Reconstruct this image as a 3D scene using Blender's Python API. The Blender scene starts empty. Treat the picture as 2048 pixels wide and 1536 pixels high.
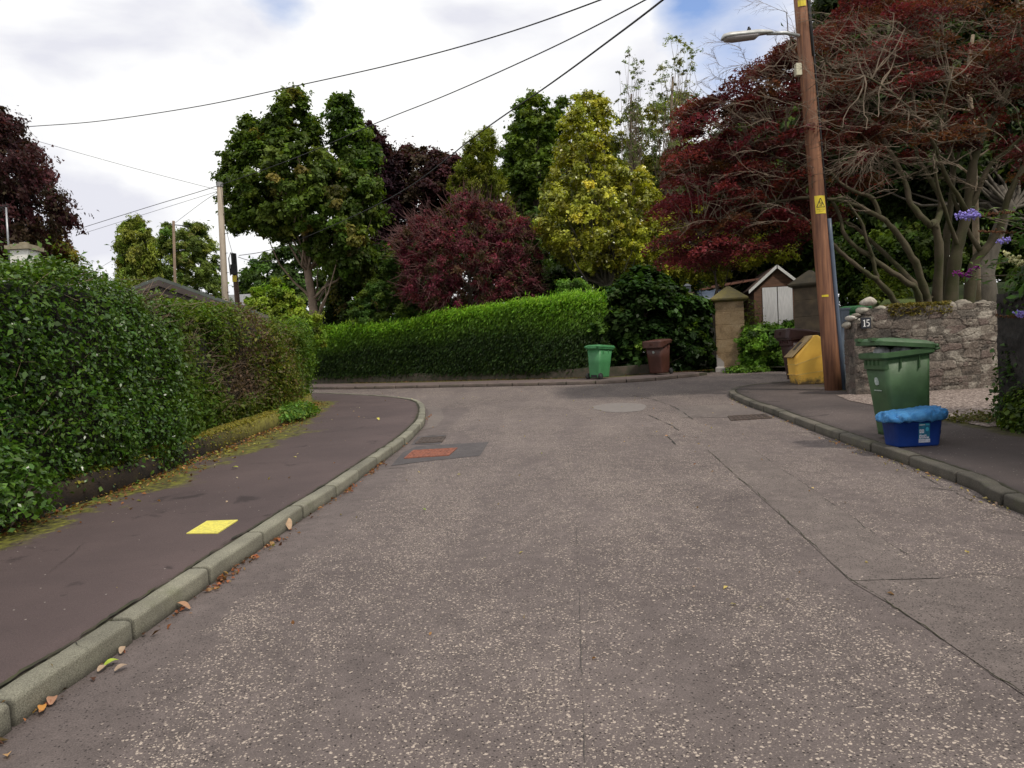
import bpy, bmesh, math, random
import numpy as np
from mathutils import Vector, Matrix
S = bpy.context.scene
rnd = random.Random(7); R = np.random.default_rng(11)
# ---------------------------------------------------------------- camera
FPX = 1547.0; PITCH = math.radians(1.78); ROLL = math.atan(.045); EYE = 1.49
Fv = Vector((0, math.cos(PITCH), -math.sin(PITCH))); U0 = Vector((0, math.sin(PITCH), math.cos(PITCH))); R0 = Vector((1, 0, 0))
Uv = U0*math.cos(ROLL) + R0*math.sin(ROLL); Rv = R0*math.cos(ROLL) - U0*math.sin(ROLL)
cd = bpy.data.cameras.new('camera'); cam = bpy.data.objects.new('camera', cd); S.collection.objects.link(cam)
cd.sensor_width = 36; cd.lens = 36*FPX/2048; cd.clip_end = 3000; cd.clip_start = .05
m3 = Matrix((Rv, Uv, -Fv)).transposed(); cam.matrix_world = Matrix.Translation((0, 0, EYE)) @ m3.to_4x4()
S.camera = cam
# ---------------------------------------------------------------- light
SUN_EL, SUN_AZ = math.radians(55), math.radians(140)       # azimuth clockwise from +Y: behind the camera on the right
sund = Vector((math.sin(SUN_AZ)*math.cos(SUN_EL), math.cos(SUN_AZ)*math.cos(SUN_EL), math.sin(SUN_EL)))
ld = bpy.data.lights.new('sun', 'SUN'); ld.energy = 2.6; ld.angle = math.radians(5); ld.color = (1, .93, .82)
lo = bpy.data.objects.new('sun', ld); S.collection.objects.link(lo); lo.rotation_euler = sund.to_track_quat('Z', 'Y').to_euler()
S.view_settings.view_transform = 'Standard'; S.view_settings.look = 'None'; S.view_settings.gamma = 1
S.view_settings.exposure = 0.0

def ray(px, py): return Fv + Rv*((px-1024)/FPX) + Uv*((768-py)/FPX)
def G(px, py, o=0):                                        # point where a sight line meets the sloping ground raised by o
    d = ray(px, py); t = (EYE-o)/(.01*d.x+.028*d.y-d.z); return Vector((t*d.x, t*d.y, EYE+t*d.z))
def P(px, py, Y):
    d = ray(px, py); t = Y/d.y; return Vector((t*d.x, Y, EYE+t*d.z))
def gz(x, y): return .01*x + .028*y

# world: physical sky seen between broken white cloud
W = bpy.data.worlds.new('World'); S.world = W; W.use_nodes = True
nt = W.node_tree; nt.nodes.clear(); N = nt.nodes.new; LK = nt.links.new
sky = N('ShaderNodeTexSky'); sky.sky_type = 'NISHITA'; sky.sun_disc = False; sky.sun_elevation = SUN_EL; sky.sun_rotation = SUN_AZ
tc = N('ShaderNodeTexCoord')
def mth(op, a, b=None, c=None, clamp=False):
    n = N('ShaderNodeMath'); n.operation = op; n.use_clamp = clamp
    for i, v in enumerate((a, b, c)):
        if v is None: continue
        if isinstance(v, (int, float)): n.inputs[i].default_value = v
        else: LK(v, n.inputs[i])
    return n.outputs[0]
mp = N('ShaderNodeMapping'); mp.inputs['Scale'].default_value = (1.0, 1.0, 2.2); LK(tc.outputs['Generated'], mp.inputs[0])
n1 = N('ShaderNodeTexNoise'); n1.inputs['Scale'].default_value = 2.6; n1.inputs['Detail'].default_value = 7; n1.inputs['Roughness'].default_value = .55; LK(mp.outputs[0], n1.inputs[0])
n2 = N('ShaderNodeTexNoise'); n2.inputs['Scale'].default_value = 3.7; n2.inputs['Detail'].default_value = 6; n2.inputs['Roughness'].default_value = .5; n2.inputs['Distortion'].default_value = .4; LK(mp.outputs[0], n2.inputs[0])
gap = None
for (px, py, wdt, amp) in ((560, -30, .0018, .62), (1470, 95, .0035, .5), (1355, 0, .0009, .5), (318, 505, .00035, .45), (1760, -200, .01, .45)):
    d = ray(px, py).normalized(); dp = N('ShaderNodeVectorMath'); dp.operation = 'DOT_PRODUCT'; LK(tc.outputs['Generated'], dp.inputs[0]); dp.inputs[1].default_value = d
    e = mth('MULTIPLY', mth('EXPONENT', mth('DIVIDE', mth('SUBTRACT', dp.outputs['Value'], 1), wdt)), amp)
    gap = e if gap is None else mth('ADD', gap, e)
hole = mth('SUBTRACT', mth('ADD', gap, mth('MULTIPLY', n1.outputs['Fac'], 1.7)), 1.22)
hole = mth('MULTIPLY', hole, 2.6, clamp=True)
cr = N('ShaderNodeValToRGB'); cr.color_ramp.elements[0].position = .37; cr.color_ramp.elements[0].color = (8.1, 8.15, 8.9, 1)
cr.color_ramp.elements[1].position = .53; cr.color_ramp.elements[1].color = (10.8, 10.8, 10.7, 1); LK(n2.outputs['Fac'], cr.inputs[0])
bl = N('ShaderNodeMixRGB'); bl.blend_type = 'MULTIPLY'; bl.inputs[0].default_value = 1; LK(sky.outputs[0], bl.inputs[1]); bl.inputs[2].default_value = (1.9, 1.9, 2.1, 1)
mx = N('ShaderNodeMixRGB'); LK(hole, mx.inputs[0]); LK(cr.outputs[0], mx.inputs[1]); LK(bl.outputs[0], mx.inputs[2])
bg = N('ShaderNodeBackground'); bg.inputs[1].default_value = .1; LK(mx.outputs[0], bg.inputs[0])
wo = N('ShaderNodeOutputWorld'); LK(bg.outputs[0], wo.inputs[0])

# ---------------------------------------------------------------- helpers
def link(name, me, m=None, parent=None, smooth=False, **kw):
    o = bpy.data.objects.new(name, me); S.collection.objects.link(o)
    if m is not None and me is not None: me.materials.append(m)
    if parent is not None: o.parent = parent
    if smooth: me.polygons.foreach_set('use_smooth', [True]*len(me.polygons))
    for k, v in kw.items(): o[k] = v
    return o
def thing(name, label, cat, loc=(0, 0, 0), rz=0, group=None, rot=None):
    o = bpy.data.objects.new(name, None); S.collection.objects.link(o); o.location = loc
    o.rotation_euler = rot if rot else (0, 0, rz); o.empty_display_size = .2
    o['label'] = label; o['category'] = cat
    if group: o['group'] = group
    return o
def tag(o, label, cat, group=None):
    o['label'] = label; o['category'] = cat
    if group: o['group'] = group
    return o
def struct(name, me, m, smooth=False): return link(name, me, m, smooth=smooth, kind='structure')
class MB:                                                    # collects verts and faces
    def __init__(s): s.v = []; s.f = []; s.c = []
    def add(s, vs, fs, c=None):
        b = len(s.v); s.v += [tuple(v) for v in vs]; s.f += [tuple(i+b for i in f) for f in fs]
        if c is not None: s.c += [c]*len(vs)
    def box(s, lo, hi, M=None, c=None):
        x0, y0, z0 = lo; x1, y1, z1 = hi
        vs = [Vector(p) for p in ((x0,y0,z0),(x1,y0,z0),(x1,y1,z0),(x0,y1,z0),(x0,y0,z1),(x1,y0,z1),(x1,y1,z1),(x0,y1,z1))]
        if M: vs = [M@v for v in vs]
        s.add(vs, [(3,2,1,0),(4,5,6,7),(0,1,5,4),(1,2,6,5),(2,3,7,6),(3,0,4,7)], c)
    def tube(s, pts, rad, n=8, cap=True, c=None):
        pts = [Vector(p) for p in pts]; k = len(pts)
        if not hasattr(rad, '__len__'): rad = [rad]*k
        vs = []; ref = Vector((.31, .17, .93)) if abs((pts[-1]-pts[0]).normalized().z) < .8 else Vector((1, .1, 0))
        for i, p in enumerate(pts):
            t = (pts[min(i+1, k-1)]-pts[max(i-1, 0)])
            if t.length < 1e-6: t = Vector((0, 0, 1))
            t.normalize(); a = t.cross(ref).normalized(); b = t.cross(a)
            for j in range(n):
                q = 2*math.pi*j/n; vs.append(p + (a*math.cos(q)+b*math.sin(q))*rad[i])
        fs = [(i*n+j, i*n+(j+1) % n, (i+1)*n+(j+1) % n, (i+1)*n+j) for i in range(k-1) for j in range(n)]
        if cap: fs += [tuple(range(n))[::-1], tuple((k-1)*n+j for j in range(n))]
        s.add(vs, fs, c)
    def loft(s, rings, cap=True, closed=True):
        n = len(rings[0]); vs = [p for r in rings for p in r]; k = len(rings); m = n if closed else n-1
        fs = [(i*n+j, i*n+(j+1) % n, (i+1)*n+(j+1) % n, (i+1)*n+j) for i in range(k-1) for j in range(m)]
        if cap: fs += [tuple(range(n))[::-1], tuple((k-1)*n+j for j in range(n))]
        s.add(vs, fs)
    def me(s, name):
        me = bpy.data.meshes.new(name); me.from_pydata(s.v, [], s.f); me.update()
        if s.c and len(s.c) == len(s.v):
            a = me.attributes.new('col', 'FLOAT_COLOR', 'POINT'); a.data.foreach_set('color', np.array([(*c, 1) for c in s.c], np.float32).ravel())
        return me
    def obj(s, name, m, parent=None, smooth=False, bevel=0, **kw):
        o = link(name, s.me(name), m, parent, smooth, **kw)
        if bevel:
            b = o.modifiers.new('bevel', 'BEVEL'); b.width = bevel; b.segments = 2; b.limit_method = 'ANGLE'
        return o
def fastmesh(name, V, Q, col=None):                          # V (n,3) Q (m,4)
    me = bpy.data.meshes.new(name); k = Q.shape[1]
    me.vertices.add(len(V)); me.vertices.foreach_set('co', V.astype(np.float32).ravel())
    me.loops.add(Q.size); me.loops.foreach_set('vertex_index', Q.astype(np.int32).ravel())
    me.polygons.add(len(Q)); me.polygons.foreach_set('loop_start', np.arange(0, Q.size, k, dtype=np.int32))
    me.update(calc_edges=True)
    if col is not None:
        a = me.attributes.new('col', 'FLOAT_COLOR', 'POINT'); a.data.foreach_set('color', np.hstack([col, np.ones((len(col), 1))]).astype(np.float32).ravel())
    return me
# ---- materials
def newmat(name):
    m = bpy.data.materials.new(name); m.use_nodes = True; t = m.node_tree; b = t.nodes['Principled BSDF']; return m, t, b
def nz(t, scale, detail=4, rough=.55, coord='Object', vec=None, dist=0):
    n = t.nodes.new('ShaderNodeTexNoise'); n.inputs['Scale'].default_value = scale; n.inputs['Detail'].default_value = detail; n.inputs['Roughness'].default_value = rough; n.inputs['Distortion'].default_value = dist
    if vec is None:
        c = t.nodes.new('ShaderNodeTexCoord'); vec = c.outputs[coord]
    t.links.new(vec, n.inputs['Vector']); return n.outputs['Fac']
def ramp(t, fac, stops):
    r = t.nodes.new('ShaderNodeValToRGB'); e = r.color_ramp.elements
    while len(e) < len(stops): e.new(.5)
    for i, (p, c) in enumerate(stops):
        e[i].position = p; e[i].color = (*c, 1) if len(c) == 3 else c
    t.links.new(fac, r.inputs[0]); return r.outputs[0]
def mixc(t, fac, a, b, mode='MIX'):
    n = t.nodes.new('ShaderNodeMixRGB'); n.blend_type = mode
    for i, v in enumerate((fac, a, b)):
        if isinstance(v, (int, float)): n.inputs[i].default_value = v
        elif isinstance(v, tuple): n.inputs[i].default_value = (*v, 1)
        else: t.links.new(v, n.inputs[i])
    return n.outputs[0]
def mt(t, op, a, b=0, clamp=False):
    n = t.nodes.new('ShaderNodeMath'); n.operation = op; n.use_clamp = clamp
    for i, v in enumerate((a, b)):
        if isinstance(v, (int, float)): n.inputs[i].default_value = v
        else: t.links.new(v, n.inputs[i])
    return n.outputs[0]
def bump(t, b, h, strength=.4, dist=.01):
    n = t.nodes.new('ShaderNodeBump'); n.inputs['Strength'].default_value = strength; n.inputs['Distance'].default_value = dist
    t.links.new(h, n.inputs['Height']); t.links.new(n.outputs[0], b.inputs['Normal'])
def simple(name, c1, c2=None, scale=8, rough=.6, metal=0, bmp=0, bscale=60, stretch=None, detail=5):
    m, t, b = newmat(name); b.inputs['Roughness'].default_value = rough; b.inputs['Metallic'].default_value = metal
    c2 = c2 or tuple(x*.7 for x in c1)
    vec = None
    if stretch:
        c = t.nodes.new('ShaderNodeTexCoord'); q = t.nodes.new('ShaderNodeMapping'); q.inputs['Scale'].default_value = stretch
        t.links.new(c.outputs['Object'], q.inputs[0]); vec = q.outputs[0]
    t.links.new(ramp(t, nz(t, scale, detail, vec=vec), [(.33, c2), (.67, c1)]), b.inputs['Base Color'])
    if bmp: bump(t, b, nz(t, bscale, 4, vec=vec), bmp, .01)
    return m
def leafmat(name, rough=.45, trans=.3, spec=.4):
    m, t, b = newmat(name); a = t.nodes.new('ShaderNodeAttribute'); a.attribute_name = 'col'
    t.links.new(a.outputs['Color'], b.inputs['Base Color']); b.inputs['Roughness'].default_value = rough
    b.inputs['Specular IOR Level'].default_value = spec
    tr = t.nodes.new('ShaderNodeBsdfTranslucent'); t.links.new(mixc(t, 1, a.outputs['Color'], (1.5, 1.5, .7), 'MULTIPLY'), tr.inputs[0])
    mx = t.nodes.new('ShaderNodeMixShader'); mx.inputs[0].default_value = trans
    t.links.new(b.outputs[0], mx.inputs[1]); t.links.new(tr.outputs[0], mx.inputs[2]); t.links.new(mx.outputs[0], t.nodes['Material Output'].inputs[0])
    return m
def attrmat(name, rough=.85, bmp=.5, bscale=50, var=.35):
    m, t, b = newmat(name); a = t.nodes.new('ShaderNodeAttribute'); a.attribute_name = 'col'
    v = ramp(t, nz(t, bscale*.6, 6, .65), [(.3, (1-var,)*3), (.7, (1+var,)*3)])
    t.links.new(mixc(t, 1, a.outputs['Color'], v, 'MULTIPLY'), b.inputs['Base Color']); b.inputs['Roughness'].default_value = rough
    bump(t, b, nz(t, bscale, 6, .65), bmp, .01); return m
M_leaf = leafmat('leaf_matt', .5, .32, .2); M_gloss = leafmat('leaf_glossy', .3, .24, .45); M_red = leafmat('leaf_red', .55, .3, .15)
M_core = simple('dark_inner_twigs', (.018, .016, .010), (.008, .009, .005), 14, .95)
M_bark = simple('bark_brown', (.14, .11, .08), (.05, .04, .03), 6, .9, bmp=.8, bscale=25, stretch=(3, 3, .6))
M_barkm = simple('bark_mossy', (.095, .07, .046), (.042, .043, .012), 2.6, .9, bmp=.7, bscale=30)
M_twig = simple('grey_twig', (.23, .175, .125), (.10, .075, .052), 3, .9)
M_dirt = simple('soil', (.05, .04, .028), (.025, .03, .012), 2, .95, bmp=.6, bscale=20)

# ---- foliage
def unit(a): return a/np.maximum(np.linalg.norm(a, axis=1, keepdims=True), 1e-9)
def leaves(name, p, n, size, col, m, parent, aspect=.55, axis=None, axw=1.0, fold=.12, **kw):
    k = len(p); n = unit(n); a = R.normal(size=(k, 3))
    if axis is not None: a = a*(1-axw)*1.2 + np.asarray(axis)*1.0
    a = unit(a - n*np.sum(a*n, 1, keepdims=True)); s = np.cross(n, a)
    L = np.broadcast_to(np.asarray(size, float), (k,))[:, None]*np.exp(np.clip(R.normal(-.05, .30, (k, 1)), -.8, .5)); Wd = L*aspect*R.uniform(.75, 1.25, (k, 1))
    V = np.stack([p-a*L*.5, p+s*Wd*.5+n*L*fold-a*L*.05, p+a*L*.5, p-s*Wd*.5+n*L*fold-a*L*.05], 1).reshape(-1, 3)
    Q = np.arange(4*k).reshape(-1, 4); C = np.repeat(np.clip(col, .002, .9), 4, 0)
    return link(name, fastmesh(name, V, Q, C), m, parent, **kw)
def palette(k, cols, w=None, jit=.22):
    cols = np.array(cols, float); gr = (cols[:, 1] > cols[:, 0]*1.15)[:, None]; cols = np.where(gr, cols*np.array([1.5, 1.3, .78]), cols)
    i = R.choice(len(cols), k, p=w); c = cols[i]
    return c*(1+R.normal(0, jit, (k, 1)))*(1+R.normal(0, .06, (k, 3)))
def inpoly(x, y, poly):
    poly = np.array(poly, float); inside = np.zeros(len(x), bool); j = len(poly)-1; dm = np.full(len(x), 1e9)
    for i in range(len(poly)):
        (xi, yi), (xj, yj) = poly[i], poly[j]
        c = ((yi > y) != (yj > y)) & (x < (xj-xi)*(y-yi)/((yj-yi) or 1e-9)+xi); inside ^= c
        dx, dy = xj-xi, yj-yi; t = np.clip(((x-xi)*dx+(y-yi)*dy)/(dx*dx+dy*dy+1e-9), 0, 1)
        dm = np.minimum(dm, np.hypot(x-xi-t*dx, y-yi-t*dy)); j = i
    return inside, dm
def clumps(poly, Y0, D, n, rm, hollow=.5, inset=.7):
    """clump centres filling a rounded volume whose outline seen from the road is poly"""
    pl = np.array(poly, float); out = []; got = 0; mpp = Y0/FPX
    while got < n:
        x = R.uniform(pl[:, 0].min(), pl[:, 0].max(), n*3); y = R.uniform(pl[:, 1].min(), pl[:, 1].max(), n*3)
        ins, dm = inpoly(x, y, pl); ok = ins & (dm*mpp > rm*inset*R.uniform(.5, 1, n*3)); x, y, dm = x[ok], y[ok], dm[ok]
        t = D*np.sqrt(np.clip(1-(1-np.minimum(dm*mpp/D, 1))**2, 0, 1))
        u = R.uniform(-1, 1, len(x)); u = np.sign(u)*np.maximum(np.abs(u), hollow*R.uniform(0, 1, len(x))); Y = Y0+t*u
        out += [P(a, b, c) for a, b, c in zip(x, y, Y)]; got = len(out)
    return np.array(out[:n])
def crown(parent, C, rm, per, leaf, cols, m=None, w=None, flat=.7, center=None, aspect=.6, up=.5, jc=.25, axis=None, axw=.6, name='crown', wild=.8, cjit=None):
    n = len(C); cen = C.mean(0) if center is None else np.array(center); nsh = max(4, per//20); pl_n = max(1, per//nsh)
    rad_ = rm*R.uniform(.4, 1.45, n); ow = unit(C-cen); sd = unit(R.normal(size=(n, nsh, 3))*1.0 + ow[:, None]*.55 + np.array([0, 0, .25])).reshape(-1, 3); sd[:, 2] *= flat
    if axis is not None: sd = sd + np.array(axis)*axw*.9
    ln_ = np.repeat(rad_, nsh)*R.uniform(.5, 1.45, n*nsh); si = np.repeat(np.arange(n*nsh), pl_n); k = len(si); ci = si//nsh; t_ = R.uniform(.05, 1, k)**.75
    d = sd[si]*(ln_[si]*t_)[:, None]; d[:, 2] -= .18*ln_[si]*t_**2; d += R.normal(0, 1, (k, 3))*R.choice([.08, .15], (k, 1), p=[.8, .2])*rad_[ci][:, None]*1.25
    p = C[ci]+d
    nn = unit(d)*.35 + unit(p-cen)*.35 + np.array([0, 0, up]) + R.normal(size=(k, 3))*wild*.6
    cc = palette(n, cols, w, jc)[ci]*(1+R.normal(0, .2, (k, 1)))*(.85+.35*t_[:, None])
    if cjit: cc += palette(k, cols, w, .1)*.35; cc /= 1.35
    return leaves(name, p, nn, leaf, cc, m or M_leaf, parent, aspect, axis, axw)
def curve(a, b, sag=0, n=6, wob=0):
    a = Vector(a); b = Vector(b); o = []
    for i in range(n+1):
        t = i/n; q = a.lerp(b, t); q.z -= sag*4*t*(1-t)
        if 0 < i < n and wob: q += Vector((rnd.gauss(0, wob), rnd.gauss(0, wob), rnd.gauss(0, wob)))
        o.append(q)
    return o
def trunk(parent, base, top, r0, r1, C=None, nb=14, m=None, wob=.12, name='trunk', twig=0, twm=None, brr=.4):
    mb = MB(); pts = curve(base, top, 0, 8, wob); rad = [r0+(r1-r0)*i/8 for i in range(9)]; rad[0] *= 1.35
    pts[0].z -= .25; mb.tube(pts, rad, 9)
    if C is not None:
        H = [p.z for p in pts]
        for c in C[R.choice(len(C), min(nb, len(C)), replace=False)]:
            c = Vector(c); tz = max(.18, min(.95, ((c.z-pts[0].z)*.62)/(pts[-1].z-pts[0].z+1e-6))); i = int(tz*8); s = pts[i]
            L = (c-s).length; mb.tube(curve(s, c, L*.10, 5, L*.03), [rad[i]*brr*(1-j/5.5) for j in range(6)], 5, False)
    o = mb.obj(name, m or M_bark, parent, True)
    return o
def tree(name, label, cat, base, top, r0, poly, Y0, D, n, rm, per, leaf, cols, m=None, w=None, bark=None, nb=16, group=None, **kw):
    base = Vector(base); t = thing(name, label, cat, (0, 0, 0), group=group); n = int(n*2.0); C = clumps(poly, Y0, D, n, rm, .5, .45); leaf = leaf*.98; per = int(per*1.12)
    top = Vector(top); top = top - (top-base)*.14
    crown(t, C, rm, per, leaf, cols, m, w, **kw); trunk(t, base, top, r0, r0*.3, C, nb, bark); t.location = base
    for ch in t.children: ch.location = -base
    return t, C
def recentre(t, base):
    base = Vector(base); t.location = base
    for ch in t.children: ch.location = -base

# ================================================================ GROUND
def sheet(poly, o, name, m, thick=0):
    bm = bmesh.new(); vs = [bm.verts.new((x, y, gz(x, y)+o)) for x, y in poly]; f = bm.faces.new(vs)
    if f.normal.z < 0: f.normal_flip()
    if thick:
        r = bmesh.ops.extrude_face_region(bm, geom=[f])
        for v in [g for g in r['geom'] if isinstance(g, bmesh.types.BMVert)]: pass
        for v in vs: v.co.z -= thick
    bmesh.ops.recalc_face_normals(bm, faces=bm.faces)
    me = bpy.data.meshes.new(name); bm.to_mesh(me); bm.free(); return struct(name, me, m)
# ground to the horizon
mb = MB(); xs = [-900, -60, -20, 0, 20, 60, 900]; ys = [-400, -10, 0, 20, 45, 90, 900]
for y in ys:
    for x in xs:
        cx, cy = max(-60, min(60, x)), max(-10, min(90, y)); mb.v.append((x, y, gz(cx, cy)-.06))
for j in range(6):
    for i in range(6): a = j*7+i; mb.f.append((a, a+1, a+8, a+7))
struct('ground', mb.me('ground'), simple('rough_grass', (.05, .07, .02), (.03, .035, .012), .8, .95, bmp=.5, bscale=10))

def asphalt(name, base, dark, chip=(.47, .39, .325), chipden=.5, gut=True, chipscale=70, pits=.25, warm=None):
    m, t, b = newmat(name); c = t.nodes.new('ShaderNodeTexCoord'); o = c.outputs['Object']
    big = nz(t, .45, 5, .6, vec=o); fine = nz(t, 140, 5, .7, vec=o); mid = nz(t, 7, 5, .6, vec=o)
    col = ramp(t, big, [(.35, dark), (.65, base)])
    col = mixc(t, .8, col, ramp(t, fine, [(.3, (.45,)*3), (.7, (1.5,)*3)]), 'MULTIPLY')
    col = mixc(t, .8, col, ramp(t, mid, [(.3, (.75,)*3), (.7, (1.18,)*3)]), 'MULTIPLY')
    def cells(scale, seed):
        mp = t.nodes.new('ShaderNodeMapping'); mp.inputs['Location'].default_value = (seed, seed*.7, seed*.3); mp.inputs['Rotation'].default_value = (0, 0, seed); mp.inputs['Scale'].default_value = (1, 1, 1)
        t.links.new(o, mp.inputs[0]); ns = t.nodes.new('ShaderNodeTexNoise'); ns.inputs['Scale'].default_value = 120; t.links.new(mp.outputs[0], ns.inputs[0])
        ad = t.nodes.new('ShaderNodeMixRGB'); ad.inputs[0].default_value = .009; t.links.new(mp.outputs[0], ad.inputs[1]); t.links.new(ns.outputs['Color'], ad.inputs[2])
        v = t.nodes.new('ShaderNodeTexVoronoi'); v.voronoi_dimensions = '3D'; v.inputs['Scale'].default_value = scale; t.links.new(ad.outputs[0], v.inputs[0])
        sp = t.nodes.new('ShaderNodeSeparateColor'); t.links.new(v.outputs['Color'], sp.inputs[0]); return v.outputs['Distance'], sp.outputs[0], sp.outputs[1]
    if chipden:
        smp = t.nodes.new('ShaderNodeMapping'); smp.inputs['Scale'].default_value = (1.0, .28, 1); t.links.new(o, smp.inputs[0]); den = nz(t, 1.5, 7, .62, vec=smp.outputs[0], dist=.3); den2 = nz(t, 5, 3, .6, vec=o)
        d0 = mt(t, 'ADD', mt(t, 'MULTIPLY', mt(t, 'SUBTRACT', den, .5), 2.0), mt(t, 'MULTIPLY', mt(t, 'SUBTRACT', den2, .5), 1.2)); d0 = mt(t, 'ADD', d0, chipden)
        if gut:
            sx = t.nodes.new('ShaderNodeSeparateXYZ'); t.links.new(o, sx.inputs[0]); mr = t.nodes.new('ShaderNodeMapRange'); mr.inputs[1].default_value = -1.85; mr.inputs[2].default_value = -1.6
            mr.inputs[3].default_value = 1; mr.inputs[4].default_value = 0; t.links.new(mt(t, 'SUBTRACT', mt(t, 'ADD', sx.outputs[0], mt(t, 'MULTIPLY', mt(t, 'SUBTRACT', den2, .5), .45)), mt(t, 'MULTIPLY', mt(t, 'SUBTRACT', sx.outputs[1], 3), .055)), mr.inputs[0])
            yr = t.nodes.new('ShaderNodeMapRange'); yr.inputs[1].default_value = 16.5; yr.inputs[2].default_value = 17.5; yr.inputs[3].default_value = 1; yr.inputs[4].default_value = 0; t.links.new(sx.outputs[1], yr.inputs[0])
            g = mt(t, 'MULTIPLY', mr.outputs[0], yr.outputs[0]); d0 = mt(t, 'SUBTRACT', d0, mt(t, 'MULTIPLY', g, 1.0))
        for sc, sd, th in ((chipscale, 1.3, .36), (chipscale*1.7, 4.1, .34), (chipscale*.72, 7.7, .27)):
            ds, c1, c2 = cells(sc, sd)
            k = mt(t, 'LESS_THAN', c1, mt(t, 'MULTIPLY', d0, .62)); k = mt(t, 'MULTIPLY', k, mt(t, 'LESS_THAN', ds, mt(t, 'ADD', mt(t, 'MULTIPLY', c2, .22), th-.12)))
            cc = ramp(t, c2, [(0, tuple(x*.5 for x in chip)), (1, chip)]); col = mixc(t, k, col, cc)
    ds, c1, c2 = cells(70, 9.2); k = mt(t, 'MULTIPLY', mt(t, 'LESS_THAN', c1, pits), mt(t, 'LESS_THAN', ds, .33)); col = mixc(t, k, col, tuple(x*.35 for x in dark))
    t.links.new(col, b.inputs['Base Color']); b.inputs['Roughness'].default_value = .78; b.inputs['Specular IOR Level'].default_value = .3
    bump(t, b, mt(t, 'ADD', fine, mt(t, 'MULTIPLY', k, -.8)), .7, .006); return m
M_road = asphalt('chipped_asphalt', (.150, .122, .114), (.112, .090, .085), chipden=.38)
M_patch = asphalt('trench_asphalt', (.168, .139, .127), (.130, .106, .098), chipden=.12, gut=False, pits=.5)
M_dark = asphalt('new_dark_asphalt', (.095, .084, .084), (.072, .064, .066), chipden=0, gut=False, pits=.1)
M_smooth = asphalt('smooth_asphalt', (.165, .138, .124), (.13, .108, .1), chipden=.02, gut=False, pits=.06)
M_crack = simple('crack_dirt', (.035, .032, .024), (.015, .014, .012), 5, .95)
M_crackm = simple('crack_moss', (.05, .05, .02), (.02, .02, .012), 5, .95)

LK_ = [(-2.35, -6), (-2.18, 0), (-2.12, 3.06), (-2.09, 3.6), (-2.06, 4.09), (-2.01, 5.02), (-1.95, 5.93), (-1.89, 6.84), (-1.81, 7.67), (-1.74, 8.9), (-1.68, 10.0), (-1.62, 11.16), (-1.60, 12.6), (-1.63, 14.0), (-1.74, 15.28), (-1.92, 16.84), (-2.17, 18.3), (-2.62, 19.67), (-3.6, 21.33), (-5.63, 23.9), (-9, 27.2), (-14, 31.0)]
FK_ = [(-18, 38), (-12, 32.8), (-6.7, 28.08), (-3.39, 25.96), (-1.86, 25.1), (1.15, 23.4), (2.82, 22.75), (4.15, 22.86), (5.0, 23.4), (6.2, 24.1)]
RK_ = [(3.5, -6), (3.55, 2), (3.68, 5.63), (3.84, 6.47), (3.91, 7.46), (3.96, 8.51), (4.0, 9.45), (4.1, 10.9), (4.25, 12.82), (4.33, 14.28), (4.54, 16.06), (4.85, 17.2), (5.3, 17.85), (6.2, 18.4), (9.0, 18.8)]
def resample(pl, step):
    out = [Vector(pl[0])]; acc = 0
    # smooth with catmull-rom then step
    pts = [Vector(p) for p in pl]; dense = []
    for i in range(len(pts)-1):
        p0, p1, p2, p3 = pts[max(i-1, 0)], pts[i], pts[i+1], pts[min(i+2, len(pts)-1)]
        for k in range(12):
            t = k/12; dense.append(.5*((2*p1)+(-p0+p2)*t+(2*p0-5*p1+4*p2-p3)*t*t+(-p0+3*p1-3*p2+p3)*t**3))
    dense.append(pts[-1]); res = [dense[0]]; acc = 0
    for a, b in zip(dense, dense[1:]):
        L = (b-a).length
        while acc+L >= step:
            q = (step-acc)/L; a = a.lerp(b, q); res.append(a.copy()); L = (b-a).length; acc = 0
        acc += L
    return res
def normals2(pl):
    o = []
    for i in range(len(pl)):
        t = pl[min(i+1, len(pl)-1)]-pl[max(i-1, 0)]; t = t.normalized(); o.append(Vector((-t.y, t.x)))    # left of travel
    return o
# road sheet, finely bordered by the kerbs that stand on it
sheet([(-30, -8), (12, -8), (12, 18), (16, 30), (-2, 34), (-24, 40)], 0, 'road', M_road)

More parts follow.
